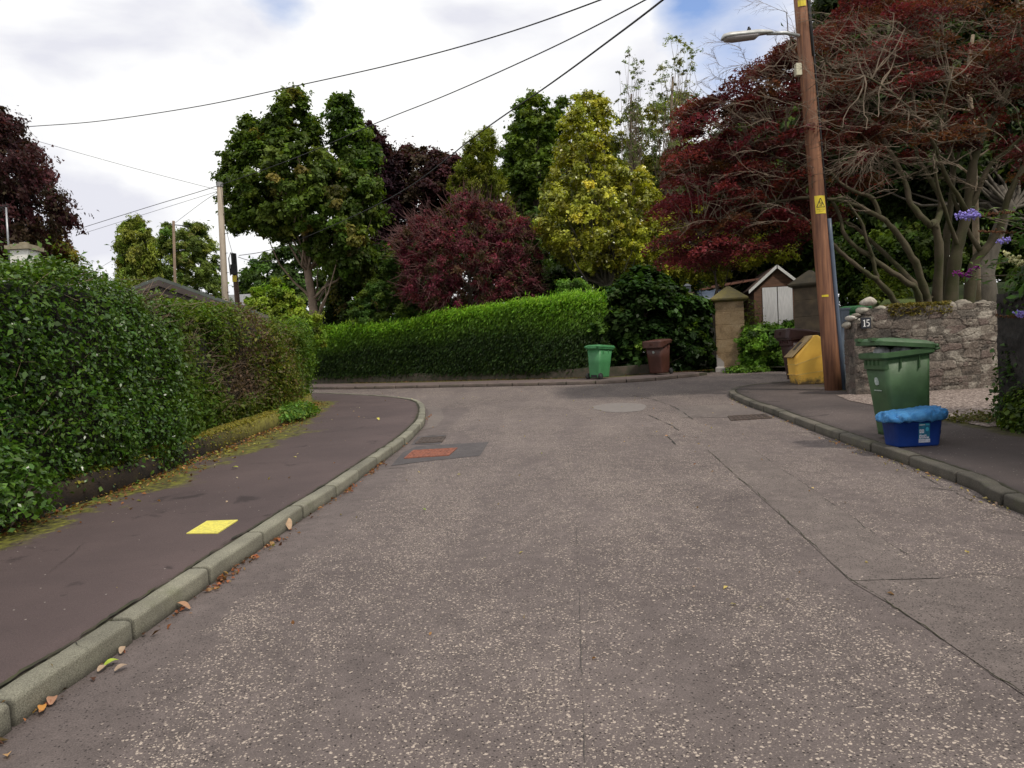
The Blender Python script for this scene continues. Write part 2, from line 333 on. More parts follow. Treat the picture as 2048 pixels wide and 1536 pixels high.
def kerbs(name, pl, side, h, m, w=.125, stone=.915, joint=.012):
    """stones with worn rounded edge, dark open joints; side=+1: pavement lies left of travel"""
    pts = resample(pl, stone/6); nn = normals2(pts); mb = MB(); i = 0
    prof = [(-.004, -.03), (0, h*.4), (.001, h*.80), (.003, h*.89), (.009, h*.955), (.018, h*.995), (.028, h*1.01), (w*.6, h*1.02), (w-.006, h*1.01), (w, h*.97), (w, -.03)]
    while i+6 < len(pts):
        tilt = rnd.gauss(0, .003); off = rnd.gauss(0, .004); rings = []; sh = rnd.uniform(.8, 1.12)
        for k in (.07, .10, .17, 1, 2, 3, 4, 5, 5.83, 5.90, 5.93):
            k0 = int(k); p = pts[i+k0].lerp(pts[min(i+k0+1, len(pts)-1)], k-k0); n = nn[i+k0]*side; q = p
            inset = {.07: .02, .10: .004, 5.90: .004, 5.93: .02}.get(k, 0)
            rings.append([(q.x+n.x*(u+off+(inset if u < w/2 else -inset*.3)), q.y+n.y*(u+off+(inset if u < w/2 else -inset*.3)), gz(q.x, q.y)+z-inset+tilt+(rnd.gauss(0, .0012) if z > 0 else 0)) for u, z in prof])
        n0 = len(mb.v); mb.loft(rings, True, True); mb.c += [(sh*q_, sh*q_, sh*q_*.95) for q_ in (.3, .7, 1, 1, 1, 1, 1, 1, 1, .7, .3) for _ in prof]; i += 6
    o = struct(name, mb.me(name), m, True)
    o.data.polygons.foreach_set('use_smooth', [len(p.vertices) == 4 for p in o.data.polygons])
    return pts, nn
def kerbmat(name, c1, c2):
    m, t, b = newmat(name); a = t.nodes.new('ShaderNodeAttribute'); a.attribute_name = 'col'
    col = ramp(t, nz(t, 1.8, 5, .6), [(.35, c2), (.62, c1)]); col = mixc(t, 1, col, ramp(t, nz(t, 170, 3, .8), [(.35, (.45,)*3), (.65, (1.5,)*3)]), 'MULTIPLY')
    col = mixc(t, 1, col, a.outputs['Color'], 'MULTIPLY'); col = mixc(t, ramp(t, nz(t, 3.1, 6, .7), [(.55, (0,)*3), (.75, (.45,)*3)]), col, (.09, .10, .035))
    t.links.new(col, b.inputs['Base Color']); b.inputs['Roughness'].default_value = .9; bump(t, b, nz(t, 150, 3, .7), .8, .004); return m
kerbs('kerb', LK_, 1, .115, kerbmat('granite_kerb', (.235, .225, .18), (.15, .142, .115)))
kerbs('kerb', FK_, 1, .10, kerbmat('far_kerb', (.17, .13, .115), (.11, .09, .08)))
kerbs('kerb', RK_, -1, .10, kerbmat('dark_kerb', (.12, .105, .088), (.06, .055, .045)))

# pavements: strips between kerb back edge and garden edge, with an edge coordinate for moss
def pavement(name, pl, side, width_fn, h, m, n=14, w=.125):
    pts = resample(pl, .3); nn = normals2(pts); V = []; UVx = []
    for i, p in enumerate(pts):
        q = p+nn[i]*side*(w+.004); wd = width_fn(q)
        for k in range(n+1):
            u = k/n; e = q+nn[i]*side*wd*u; V.append((e.x, e.y, gz(e.x, e.y)+h+.012*math.sin(u*3)*.6)); UVx.append(u)
        e = q+nn[i]*side*0; V.append((e.x, e.y, gz(e.x, e.y)-.02)); UVx.append(0)
    k = n+2; F = []
    for i in range(len(pts)-1):
        for j in range(n): a = i*k+j; F.append((a, a+k, a+k+1, a+1))
        a = i*k; F.append((a+n+1, a+k+n+1, a+k, a))
    me = bpy.data.meshes.new(name); me.from_pydata(V, [], F); me.update()
    at = me.attributes.new('edge', 'FLOAT', 'POINT'); at.data.foreach_set('value', UVx)
    if side < 0: me.flip_normals()
    me.flip_normals(); o = struct(name, me, m, True); return o
def pavemat(name, base, dark, moss=1.0, chip=0, green=((.23, .23, .03), (.09, .085, .02))):
    m, t, b = newmat(name); c = t.nodes.new('ShaderNodeTexCoord'); o = c.outputs['Object']
    col = ramp(t, nz(t, .7, 6, .6, vec=o), [(.3, dark), (.65, base)])
    col = mixc(t, .7, col, ramp(t, nz(t, 180, 4, .75, vec=o), [(.3, (.45,)*3), (.7, (1.6,)*3)]), 'MULTIPLY')
    stain = ramp(t, nz(t, 1.7, 7, .7, vec=o, dist=.6), [(.60, (0,)*3), (.66, (.65,)*3)]); col = mixc(t, stain, col, tuple(x*.35 for x in dark))
    v = t.nodes.new('ShaderNodeTexVoronoi'); v.inputs['Scale'].default_value = 46; t.links.new(o, v.inputs[0]); sp = t.nodes.new('ShaderNodeSeparateColor'); t.links.new(v.outputs['Color'], sp.inputs[0])
    k = mt(t, 'MULTIPLY', mt(t, 'LESS_THAN', sp.outputs[0], mt(t, 'MULTIPLY', mt(t, 'SUBTRACT', nz(t, .9, 4, .6, vec=o), .4 if chip else .5), .25+chip)), mt(t, 'LESS_THAN', v.outputs['Distance'], .25)); col = mixc(t, k, col, (.36, .32, .29))
    e = t.nodes.new('ShaderNodeAttribute'); e.attribute_name = 'edge'; ed = e.outputs['Fac']
    if moss:
        q = mt(t, 'ADD', ed, mt(t, 'MULTIPLY', mt(t, 'SUBTRACT', nz(t, 1.0, 8, .68, vec=o), .5), 1.1*moss)); mm = ramp(t, q, [(.72, (0,)*3), (.80, (1,)*3)])
        mc = ramp(t, nz(t, 11, 6, .7, vec=o), [(.36, (.035, .026, .018)), (.5, green[1]), (.68, green[0])]); col = mixc(t, mm, col, mc)
        q2 = mt(t, 'ADD', mt(t, 'SUBTRACT', .02, ed), mt(t, 'MULTIPLY', mt(t, 'SUBTRACT', nz(t, 9, 5, .6, vec=o), .5), .05)); col = mixc(t, ramp(t, q2, [(.0, (0,)*3), (.014, (.9,)*3)]), col, (.035, .035, .018))
    t.links.new(col, b.inputs['Base Color']); b.inputs['Roughness'].default_value = .82; b.inputs['Specular IOR Level'].default_value = .3
    bump(t, b, nz(t, 120, 5, .7, vec=o), .5, .005); return m
HB = [(-4.62, -6), (-4.6, 0), (-4.4, 6.45), (-4.22, 8.07), (-4.27, 10.98), (-4.32, 14.48), (-4.56, 16.53), (-5.1, 19.6), (-6.2, 21.4), (-8.6, 23.6), (-12, 26.5)]
def dist_to(pl):
    P_ = [Vector(p) for p in pl]
    def f(q):
        best = 9
        for a, b in zip(P_, P_[1:]):
            t = max(0, min(1, (q-a).dot(b-a)/(b-a).length_squared)); best = min(best, (q-a.lerp(b, t)).length)
        return best
    return f
dHB = dist_to(HB)
pavement('pavement', LK_, 1, lambda q: dHB(q)+.05, .108, pavemat('maroon_asphalt', (.092, .066, .064), (.062, .045, .045)))
pavement('pavement', FK_, 1, lambda q: 1.75, .095, pavemat('far_pavement', (.14, .105, .098), (.10, .077, .072), .25), 5)
pavement('pavement', RK_, -1, lambda q: 1.85 if q.y < 13 else (2.6 if q.y < 17 else 2.2), .098, pavemat('right_asphalt', (.095, .075, .07), (.052, .042, .04), .45, .35, ((.11, .10, .03), (.05, .045, .02))), 10)
# garden soils behind the kerbed strips
sheet([(-4.4, -8), (-4.3, 6), (-4.15, 10), (-4.25, 14.5), (-4.9, 19), (-6.0, 21.2), (-12, 26.3), (-30, 36), (-60, 36), (-60, -8)], .12, 'garden_soil', M_dirt)
sheet([(-60, 60), (-20, 41.2), (-6.0, 29.6), (1.5, 25.2), (3.4, 24.8), (7, 26.0), (8.6, 23.5), (12, 21.5), (70, 21.5), (70, 90), (-60, 90)], .14, 'garden_soil', M_dirt)
gm, gt, gb = newmat('pink_gravel'); v_ = gt.nodes.new('ShaderNodeTexVoronoi'); v_.inputs['Scale'].default_value = 38; tco = gt.nodes.new('ShaderNodeTexCoord'); gt.links.new(tco.outputs['Object'], v_.inputs[0])
s_ = gt.nodes.new('ShaderNodeSeparateColor'); gt.links.new(v_.outputs['Color'], s_.inputs[0]); gt.links.new(ramp(gt, s_.outputs[0], [(0, (.08, .058, .048)), (.5, (.18, .135, .112)), (1, (.40, .33, .29))]), gb.inputs['Base Color']); gb.inputs['Roughness'].default_value = .9; bump(gt, gb, v_.outputs['Distance'], 1, .015)
sheet([(5.7, 9.3), (11, 9.3), (11, 14.6), (6.0, 14.35), (5.75, 13.2)], .112, 'gravel_drive', gm)

# cracks and patches
def ribbon(pts, w, name, m, o=.006, jag=.0035, step=.035):
    q = []; W_ = [Vector(p) for p in pts]
    for a, b in zip(W_, W_[1:]):
        k = max(1, int((b-a).length/step)); q += [a.lerp(b, i/k) for i in range(k)]
    q.append(W_[-1]); nn = normals2(q); mb = MB(); drift = 0
    for i, p in enumerate(q):
        drift = drift*.9+rnd.gauss(0, jag); c = p+nn[i]*(drift+rnd.gauss(0, jag*.6)); ww = w*.62*rnd.uniform(.15, 1.0)*max(.12, min(1, .75+.7*math.sin(i*.31+w*900)+.4*math.sin(i*.13)))*min(1, (i+.5)/4, (len(q)-i-.5)/4)
        for s in (-1, 1): e = c+nn[i]*s*ww*.5; mb.v.append((e.x, e.y, gz(e.x, e.y)+o))
    mb.f = [(2*i, 2*i+1, 2*i+3, 2*i+2) for i in range(len(q)-1)]
    me = mb.me(name); me.flip_normals(); return struct(name, me, m)
def g2(L, o=0): return [(G(x, y, o).x, G(x, y, o).y) for x, y in L]
tr = g2([(1415, 900), (1500, 896), (1640, 990), (1780, 1090), (1880, 1158), (1700, 1162), (1560, 1030)])
sheet(tr, .004, 'trench_patch', M_patch)
lr = g2([(1700, 1163), (1885, 1159), (2080, 1156), (2200, 1300), (2180, 1480), (2048, 1392), (1900, 1290), (1790, 1215)])
sheet(lr, .004, 'trench_patch', M_patch)
ck = [([(1415, 900), (1560, 1028), (1700, 1160), (1790, 1215), (1900, 1290), (2048, 1392)], .022, M_crackm), ([(1500, 896), (1640, 990), (1780, 1090), (1880, 1158)], .018, M_crack), ([(1690, 1163), (1880, 1158), (1960, 1148), (2060, 1160)], .018, M_crack),
      ([(1135, 915), (1150, 1000), (1160, 1200), (1166, 1400), (1170, 1560)], .014, M_crack), ([(1268, 874), (1370, 869)], .05, M_crack), ([(1290, 900), (1350, 890)], .03, M_crack), ([(1295, 830), (1340, 850), (1360, 862)], .05, M_crack), ([(1335, 872), (1352, 890)], .05, M_crack),
      ([(1250, 788), (1310, 800), (1350, 815), (1390, 842)], .05, M_crack), ([(1355, 813), (1480, 806)], .05, M_crack), ([(1360, 836), (1450, 830)], .035, M_crack), ([(1560, 865), (1620, 866), (1660, 880)], .04, M_crack), ([(1600, 855), (1640, 852)], .035, M_crack),
      ([(1690, 895), (1760, 912), (1830, 945), (1870, 965), (1960, 1010), (2040, 1042)], .022, M_crack), ([(1850, 975), (1930, 985), (1990, 1010), (2048, 1045)], .03, M_crack), ([(1200, 826), (1300, 822)], .03, M_crack), ([(760, 940), (800, 936), (860, 934)], .03, M_crack), ([(830, 889), (890, 884)], .04, M_crackm), ([(825, 875), (895, 868)], .06, M_crack), ([(900, 910), (1130, 900)], .012, M_crack), ([(975, 905), (1000, 880)], .014, M_crack)]
for i, (L, w, m) in enumerate(ck): ribbon(g2(L), (w*.75 if w < .025 else w) if i != 3 else .007, 'road_crack', m if i != 3 else simple('joint_tar', (.075, .066, .06), (.05, .044, .04), 5, .9), .006, .0035 if i != 3 else .001)
for L, w in (([(470, 930), (600, 928), (735, 928)], .014), ([(560, 908), (700, 910)], .012), ([(95, 1155), (170, 1090), (215, 1080)], .01), ([(180, 1310), (150, 1290), (105, 1320)], .014)):
    ribbon(g2(L, .1), w, 'pavement_crack', M_crackm if len(L) > 5 else M_crack, .124)
kb_ = resample(LK_, .4); kn_ = normals2(kb_); ribbon([tuple(p+n*.142) for p, n in zip(kb_, kn_)][8:-18], .05, 'pavement_crack', M_crackm, .123, .006, .04)
ribbon(g2([(1500, 830), (1560, 812), (1660, 800)], .1), .03, 'pavement_crack', M_crack, .112)
sheet(g2([(782, 932), (806, 905), (832, 893), (978, 884), (960, 912), (860, 922)]), .004, 'dark_patch', M_dark)
sheet(g2([(822, 890), (835, 874), (892, 870), (880, 889)]), .004, 'dark_patch', M_dark)
sheet(g2([(1362, 836), (1350, 814), (1480, 808), (1520, 812), (1545, 834)]), .004, 'smooth_patch', M_smooth)
c0 = G(1240, 815); sheet([(c0.x+.52*math.cos(a)*(1+.1*math.sin(3*a)), c0.y+1.0*math.sin(a)) for a in [i*math.pi/12 for i in range(24)]], .004, 'smooth_patch', simple('grey_patch', (.19, .168, .155), (.155, .135, .125), 12, .8))
sheet([(-1.60, 13.2), (-1.38, 13.6), (-1.36, 15.2), (-1.6, 17.2), (-1.95, 18.3), (-2.1, 18.25), (-1.85, 16.8), (-1.68, 15.2), (-1.57, 14)], .004, 'smooth_patch', M_smooth)

# ---------------------------------------------------------------- covers in the ground
def cover(name, label, cat, quad, o, m, frame=.03, nx=10, ny=6, rise=.008, inner=None):
    base = sum((Vector((*q, 0)) for q in quad), Vector())/4; base.z = gz(base.x, base.y)+o
    t = thing(name, label, cat, base); A, B, C_, D_ = [Vector((q[0], q[1], gz(*q)+o))-base for q in quad]
    def at(u, v, z): return A.lerp(B, u).lerp(D_.lerp(C_, u), v)+Vector((0, 0, z))
    f = MB(); W_ = (B-A).length; fu = frame/W_; fv = frame/(D_-A).length
    for (u0, u1, v0, v1) in ((0, 1, 0, fv), (0, 1, 1-fv, 1), (0, fu, fv, 1-fv), (1-fu, 1, fv, 1-fv)):
        vs = [at(u, v, z) for z in (-.03, rise) for u, v in ((u0, v0), (u1, v0), (u1, v1), (u0, v1))]
        f.add(vs, [(3, 2, 1, 0), (4, 5, 6, 7), (0, 1, 5, 4), (1, 2, 6, 5), (2, 3, 7, 6), (3, 0, 4, 7)])
    f.obj('frame', m, t)
    p = MB(); p.add([at(u, v, rise*.45) for u, v in ((fu, fv), (1-fu, fv), (1-fu, 1-fv), (fu, 1-fv))], [(0, 1, 2, 3)])
    for i in range(nx):
        for j in range(ny):
            u = fu+(i+.5)/nx*(1-2*fu); v = fv+(j+.5)/ny*(1-2*fv); du, dv = .30/nx, .16/ny
            if (i+j) % 2: du, dv = .14/nx, .34/ny
            vs = [at(u+a*du, v+b*dv, z) for z in (rise*.3, rise*1.1) for a, b in ((-1, -1), (1, -1), (1, 1), (-1, 1))]
            p.add(vs, [(4, 5, 6, 7), (0, 1, 5, 4), (1, 2, 6, 5), (2, 3, 7, 6), (3, 0, 4, 7)])
    p.obj('plate', inner or m, t); return t
rust = simple('rusty_iron', (.36, .13, .075), (.15, .055, .04), 22, .75, .3, .4, 60)
iron = simple('dull_iron', (.12, .085, .07), (.06, .05, .045), 14, .7, .5, .4, 60)
yel = simple('worn_yellow_paint', (.80, .72, .13), (.55, .50, .12), 26, .65, 0, .3, 70)
M_green_cover = cover('manhole_cover', 'rectangular rusty orange iron cover set in a dark asphalt patch by the left kerb', 'manhole cover', g2([(808, 918), (898, 912), (915, 897), (826, 902)]), .006, rust, .025, 12, 4)
cover('gully_grate', 'small brown gully grate with leaves against the left kerb, behind the rusty cover', 'drain', g2([(830, 888), (884, 885), (892, 874), (842, 876)]), .006, iron, .03, 6, 2)
cover('manhole_cover', 'dark flat iron cover in the road near the right kerb', 'manhole cover', g2([(1462, 842), (1545, 837), (1530, 829), (1455, 833)]), .006, iron, .04, 8, 4)
cover('hydrant_cover', 'square hydrant cover painted bright yellow in the left pavement', 'hydrant cover', g2([(373, 1069), (436, 1068), (476, 1042), (414, 1044)], .108), .114, yel, .02, 7, 6, .005)

# ================================================================ LEFT HEDGE AND ITS EDGING
def sines(seed, k=7, fmin=.5, fmax=4):
    g = np.random.default_rng(seed); K = unit(g.normal(size=(k, 3)))*g.uniform(fmin, fmax, (k, 1)); ph = g.uniform(0, 6.3, k); am = 1/np.linalg.norm(K, axis=1)
    am /= am.sum(); return lambda p: (np.sin(p@K.T+ph)*am).sum(1)
def heights(spec, path):
    """hedge top heights along a path (list of Y, z)"""
    return spec
def hedge_points(path, width, zfun, n, noise, amp, zbase, bulge=.1, tops=.28, ends=True, backs=0.12):
    """sample points on the surface of a hedge that follows path; returns p, n, v(0..1 height), s (arc)"""
    pts = [Vector(p) for p in path]; seg = [(b-a).length for a, b in zip(pts, pts[1:])]; cum = np.concatenate([[0], np.cumsum(seg)]); Lt = cum[-1]
    nn = normals2(pts); PX = np.array([p.x for p in pts]); PY = np.array([p.y for p in pts]); NX = np.array([q.x for q in nn]); NY = np.array([q.y for q in nn])
    s = R.uniform(0, Lt, n); kind = R.uniform(0, 1, n); x = np.interp(s, cum, PX); y = np.interp(s, cum, PY); nx = np.interp(s, cum, NX); ny = np.interp(s, cum, NY)
    g = .01*x+.028*y; top = zfun(x, y, s/Lt); v = R.uniform(0, 1, n); rr = .22
    isf = kind > tops+backs; ist = kind < tops; isb = ~isf & ~ist
    u = np.where(isf, 0, np.where(ist, R.uniform(0, 1, n), 1.0)); vv = np.where(ist, 1.0, v)
    # rounded shoulder
    inset = np.where(vv > .88, (vv-.88)/.12*rr*.5, 0)+bulge*(1-np.sin(np.clip(vv, 0, 1)*math.pi)**.5)*.6
    off = np.where(isf, inset, np.where(ist, u*width, width-inset)); zb_ = zbase(y) if callable(zbase) else zbase; z = g+zb_+(top-g-zb_)*vv
    z = np.where(ist, z-rr*.6*np.clip(1-np.minimum(u, 1-u)*6, 0, 1)**2, z)
    p = np.stack([x+nx*off, y+ny*off, z], 1); no = np.stack([-nx*np.where(isb, -1, 1), -ny*np.where(isb, -1, 1), np.zeros(n)], 1); no[ist] = (0, 0, 1)
    sh = isf & (vv > .85); no[sh] += (0, 0, .8)
    p += unit(no)*(noise(p)*amp)[:, None]; return p, unit(no), vv, s/Lt, isf, ist
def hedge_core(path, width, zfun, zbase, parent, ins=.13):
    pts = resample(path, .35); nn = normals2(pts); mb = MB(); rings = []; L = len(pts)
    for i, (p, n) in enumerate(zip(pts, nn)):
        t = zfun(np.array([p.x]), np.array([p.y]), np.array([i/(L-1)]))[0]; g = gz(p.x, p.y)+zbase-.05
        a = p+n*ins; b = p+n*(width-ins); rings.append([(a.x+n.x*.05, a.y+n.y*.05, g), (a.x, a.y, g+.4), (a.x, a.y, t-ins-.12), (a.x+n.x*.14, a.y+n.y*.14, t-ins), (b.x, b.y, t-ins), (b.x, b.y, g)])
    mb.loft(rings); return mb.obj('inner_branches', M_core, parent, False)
# path runs away from the camera, hedge lies to the left of travel
HL = [(-4.70, -3), (-4.66, 2), (-4.56, 5), (-4.42, 7), (-4.34, 9), (-4.48, 11.5), (-4.56, 14), (-4.72, 16), (-4.9, 18), (-5.2, 19.9), (-5.8, 21.3), (-7.2, 22.9), (-9.5, 25)]
HLr = [tuple(p) for p in resample(HL, .6)]
topx = [(0, 505), (150, 535), (260, 562), (400, 602), (470, 620), (530, 637), (600, 646), (645, 652)]
TY, TZ = [], []
for (px, py) in topx:
    best = min(((abs(P(px, py, Y).x-np.interp(Y, [q[1] for q in HLr], [q[0] for q in HLr])+.25), Y) for Y in np.arange(4.5, 23, .05)))
    TY.append(best[1]); TZ.append(P(px, py, best[1]).z)
TY, TZ = np.array(TY), np.array(TZ)
zl = lambda x, y, s: np.interp(y, TY, TZ)-.10+.04*np.sin(y*2.3+1)+.03*np.sin(y*5.1)
hL = thing('garden_hedge', 'tall overgrown evergreen hedge with a bare brown stretch beside the left pavement', 'hedge')
ns = sines(3, 9, 1.5, 7); ns2 = sines(8, 6, 4, 14)
def lefthedge(n, size, y0, y1, aspect, gloss):
    p, no, v, s, isf, ist = hedge_points(HLr, 1.4, zl, n, lambda q: ns(q)*1.35+.55*ns2(q), .22, lambda y: np.where(y < 10.5, .10, np.where(y < 12, .16, .24)), .10)
    k = (p[:, 1] >= y0) & (p[:, 1] < y1); p, no, v = p[k], no[k], v[k]; m = len(p)
    p = p+R.normal(0, 1, (m, 3))*R.choice([.03, .06, .12], (m, 1), p=[.6, .3, .1]); y = p[:, 1]
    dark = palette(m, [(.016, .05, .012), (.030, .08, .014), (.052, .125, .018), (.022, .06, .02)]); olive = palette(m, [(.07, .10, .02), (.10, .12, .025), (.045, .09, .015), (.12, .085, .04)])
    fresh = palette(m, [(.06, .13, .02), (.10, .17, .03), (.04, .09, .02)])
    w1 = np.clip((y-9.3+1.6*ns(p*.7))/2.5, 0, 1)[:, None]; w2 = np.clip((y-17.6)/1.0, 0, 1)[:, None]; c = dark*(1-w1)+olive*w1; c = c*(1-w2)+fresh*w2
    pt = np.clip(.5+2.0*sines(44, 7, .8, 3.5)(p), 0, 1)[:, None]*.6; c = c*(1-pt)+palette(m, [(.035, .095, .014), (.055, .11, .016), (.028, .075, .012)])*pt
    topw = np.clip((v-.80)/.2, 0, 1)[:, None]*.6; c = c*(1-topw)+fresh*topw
    brown = (w1[:, 0]*(1-w2[:, 0])*np.clip(.5+2.2*ns(p*1.3+4), 0, 1)*(v > .25) > R.uniform(.15, 1, m)); keep = ~(brown & (R.uniform(0, 1, m) < .72)); c[brown] = palette(brown.sum(), [(.13, .09, .055), (.1, .07, .04)])
    p, no, c = p[keep], no[keep], c[keep]; m = len(p)
    nr = no*.7+R.normal(0, .6, (m, 3))+(0, 0, .55)
    return leaves('foliage', p, nr, size, c, gloss, hL, aspect, (0, 0, -.3), .5)
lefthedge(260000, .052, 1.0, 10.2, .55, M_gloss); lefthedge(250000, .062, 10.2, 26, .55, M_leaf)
hedge_core(HLr, 1.4, zl, .3, hL)
mb = MB()                                                    # bare brown twigs poking from the thin stretch
for i in range(2600):
    y = rnd.uniform(9.0, 18.6) if i > 260 else rnd.uniform(4.5, 10); x = float(np.interp(y, [q[1] for q in HLr], [q[0] for q in HLr])); zt = float(zl(0, y, 0)); z = gz(x, y)+rnd.uniform(.25, 1)*(zt-gz(x, y))
    w = .5+2.2*float(ns(np.array([[x, y, z]])*1.3+4)[0])
    if i > 260 and rnd.random() > w+.15: continue
    a = Vector((x-.12+rnd.uniform(-.05, .08), y, z)); d = Vector((rnd.uniform(.2, 1), rnd.uniform(-.9, .9), rnd.uniform(-.2, 1))).normalized()*rnd.uniform(.12, .34)
    mb.tube([a, a+d*.5+Vector((0, 0, rnd.uniform(-.02, .03))), a+d], [.004, .003, .0015], 3, False)
mb.obj('twigs', simple('hedge_twig', (.25, .185, .13), (.13, .09, .06), 3, .9), hL)

# low mossy edging wall under the hedge
pe = resample(HB, .18); ne = normals2(pe); mb = MB(); rings = []; wv = sines(5, 6, 2, 9)
for p, n in zip(pe, ne):
    q = wv(np.array([[p.x, p.y, 0.]]))[0]; h = .25+.03*q; prof = [(0, -.05), (-.005, h*.55), (.015, h*.88), (.06, h), (.15, h+.015), (.26, h), (.30, -.05)]
    rings.append([(p.x+n.x*(u-.02*q), p.y+n.y*(u-.02*q), gz(p.x, p.y)+.1+z) for u, z in prof])
mb.loft(rings)
mm, mtt, mbb = newmat('mossy_edging'); sx = mtt.nodes.new('ShaderNodeSeparateXYZ'); gm_ = mtt.nodes.new('ShaderNodeNewGeometry'); mtt.links.new(gm_.outputs['Position'], sx.inputs[0])
yy = mtt.nodes.new('ShaderNodeMapRange'); yy.inputs[1].default_value = 10.5; yy.inputs[2].default_value = 13.0; mtt.links.new(sx.outputs[1], yy.inputs[0])
mossc = ramp(mtt, nz(mtt, 9, 6, .7), [(.3, (.085, .065, .02)), (.5, (.19, .17, .03)), (.7, (.29, .27, .05))]); dk = ramp(mtt, nz(mtt, 5, 6, .65), [(.35, (.013, .009, .007)), (.55, (.03, .017, .01)), (.75, (.05, .045, .014))])
mtt.links.new(mixc(mtt, yy.outputs[0], dk, mossc), mbb.inputs['Base Color']); mbb.inputs['Roughness'].default_value = .95; bump(mtt, mbb, nz(mtt, 60, 5, .7), 1, .02)
tag(mb.obj('edging_wall', mm, None, True), 'low kerb-high edging wall covered in golden moss under the left hedge', 'low wall')
k = 26000; yq = R.uniform(7.5, 21, k); yq = yq[(yq > 10.8) | (R.uniform(0, 1, k) < .5)]; k = len(yq); u_ = R.uniform(-.02, .27, k); xq = np.interp(yq, [q[1] for q in HB], [q[0] for q in HB])
zq = .01*xq+.028*yq+.1+np.where(u_ < .03, R.uniform(.0, .25, k), .25+.02*np.sin(u_*9))+R.uniform(0, .02, k)
leaves('moss', np.stack([xq-u_, yq, zq], 1), np.stack([R.uniform(0, 1, k), R.normal(0, .4, k), R.uniform(.3, 1, k)], 1), .03, palette(k, [(.20, .17, .025), (.27, .24, .035), (.15, .14, .03)]), M_leaf, bpy.data.objects['edging_wall'], .7)
# ground ivy over the edging
def plant(name, label, cat, cen, rad, n, size, cols, h=.3, m=None, aspect=.6, axis=None, group=None, axw=.5, stems=10):
    cen = Vector(cen); t = thing(name, label, cat, cen, group=group); k = n; d = unit(R.normal(size=(k, 3)))*R.uniform(0, 1, (k, 1))**.4; d[:, 2] = np.abs(d[:, 2]); p = d*np.array([rad[0], rad[1], h])
    p += R.normal(0, .03, (k, 3)); leaves('leaves', p, d*.8+(0, 0, .5)+R.normal(0, .5, (k, 3)), size, palette(k, cols), m or M_leaf, t, aspect, axis, axw)
    mb = MB()
    for i in range(stems):
        q = p[R.integers(k)]; mb.tube(curve((q[0]*.2, q[1]*.2, -.05), q, -.05, 3), [.006, .005, .004, .002], 4, False)
    mb.obj('stems', M_bark, t, True); return t
plant('ground_ivy', 'low green ground plant spilling over the mossy edging at the foot of the left hedge', 'plant', (-4.28, 15.3, gz(-4.3, 15.3)+.18), (.28, 1.3), 2600, .06, [(.05, .12, .03), (.07, .16, .04), (.10, .18, .04)], .28)
plant('laurel_shoots', 'bright green leafy shoots at the bottom left corner of the tall hedge', 'plant', (-4.22, 6.3, gz(-4.3, 6.3)+.22), (.28, .75), 1500, .06, [(.04, .10, .025), (.055, .125, .03)], .7, M_gloss)

# ================================================================ FAR HEDGE
FH = [(12.5, 33.5), (8.0, 28.2)]
FHp = [(-15, 38.0), (-8.3, 31.5), (-5.9, 29.6), (-2.1, 27.3), (1.4, 25.15), (2.9, 24.7), (4.6, 25.0), (6.3, 26.2)]
FHr = [tuple(p) for p in resample(FHp[:-3]+[(2.4, 24.85), (3.6, 25.2)], .6)]
XS, ZS = [], []
for (px, py) in ((560, 680), (665, 666), (700, 660), (790, 650), (860, 640), (940, 622), (1050, 612), (1150, 600), (1300, 588), (1420, 590)):
    best = min(((abs(P(px, py, Y).x-np.interp(Y, [q[1] for q in FHr][::-1], [q[0] for q in FHr][::-1])) if False else min(abs(P(px, py, Y).x-q[0])+abs(Y-q[1]-.35) for q in FHr), Y) for Y in np.arange(24, 37, .1)))
    q = P(px, py, best[1]); XS.append(q.x); ZS.append(q.z)
zf = lambda x, y, s: np.interp(x, XS, ZS)+.05*np.sin(x*1.7)+.03*np.sin(x*4)
hF = thing('privet_hedge', 'long clipped green hedge with a bright feathery top on the outside of the bend', 'hedge')
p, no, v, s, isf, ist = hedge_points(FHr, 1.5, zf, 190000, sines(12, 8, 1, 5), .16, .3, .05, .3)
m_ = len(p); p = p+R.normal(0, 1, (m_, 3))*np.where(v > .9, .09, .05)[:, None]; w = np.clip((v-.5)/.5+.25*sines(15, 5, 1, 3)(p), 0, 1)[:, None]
c = palette(m_, [(.010, .026, .009), (.016, .038, .011), (.022, .05, .012)])*(1-w)+palette(m_, [(.09, .22, .02), (.065, .16, .018), (.12, .27, .03)])*w  # brighter new growth on top; shade painted into the lower face's leaf colour
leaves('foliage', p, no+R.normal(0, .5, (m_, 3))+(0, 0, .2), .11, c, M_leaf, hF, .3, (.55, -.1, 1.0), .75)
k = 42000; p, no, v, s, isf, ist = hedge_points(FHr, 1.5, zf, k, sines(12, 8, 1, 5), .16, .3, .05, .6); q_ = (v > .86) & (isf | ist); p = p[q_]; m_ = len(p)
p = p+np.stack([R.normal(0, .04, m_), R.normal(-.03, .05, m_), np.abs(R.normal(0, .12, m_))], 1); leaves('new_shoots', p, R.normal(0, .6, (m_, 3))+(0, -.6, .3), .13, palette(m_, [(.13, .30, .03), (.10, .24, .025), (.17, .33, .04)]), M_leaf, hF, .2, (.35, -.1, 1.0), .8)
hedge_core(FHr, 1.5, zf, .3, hF)
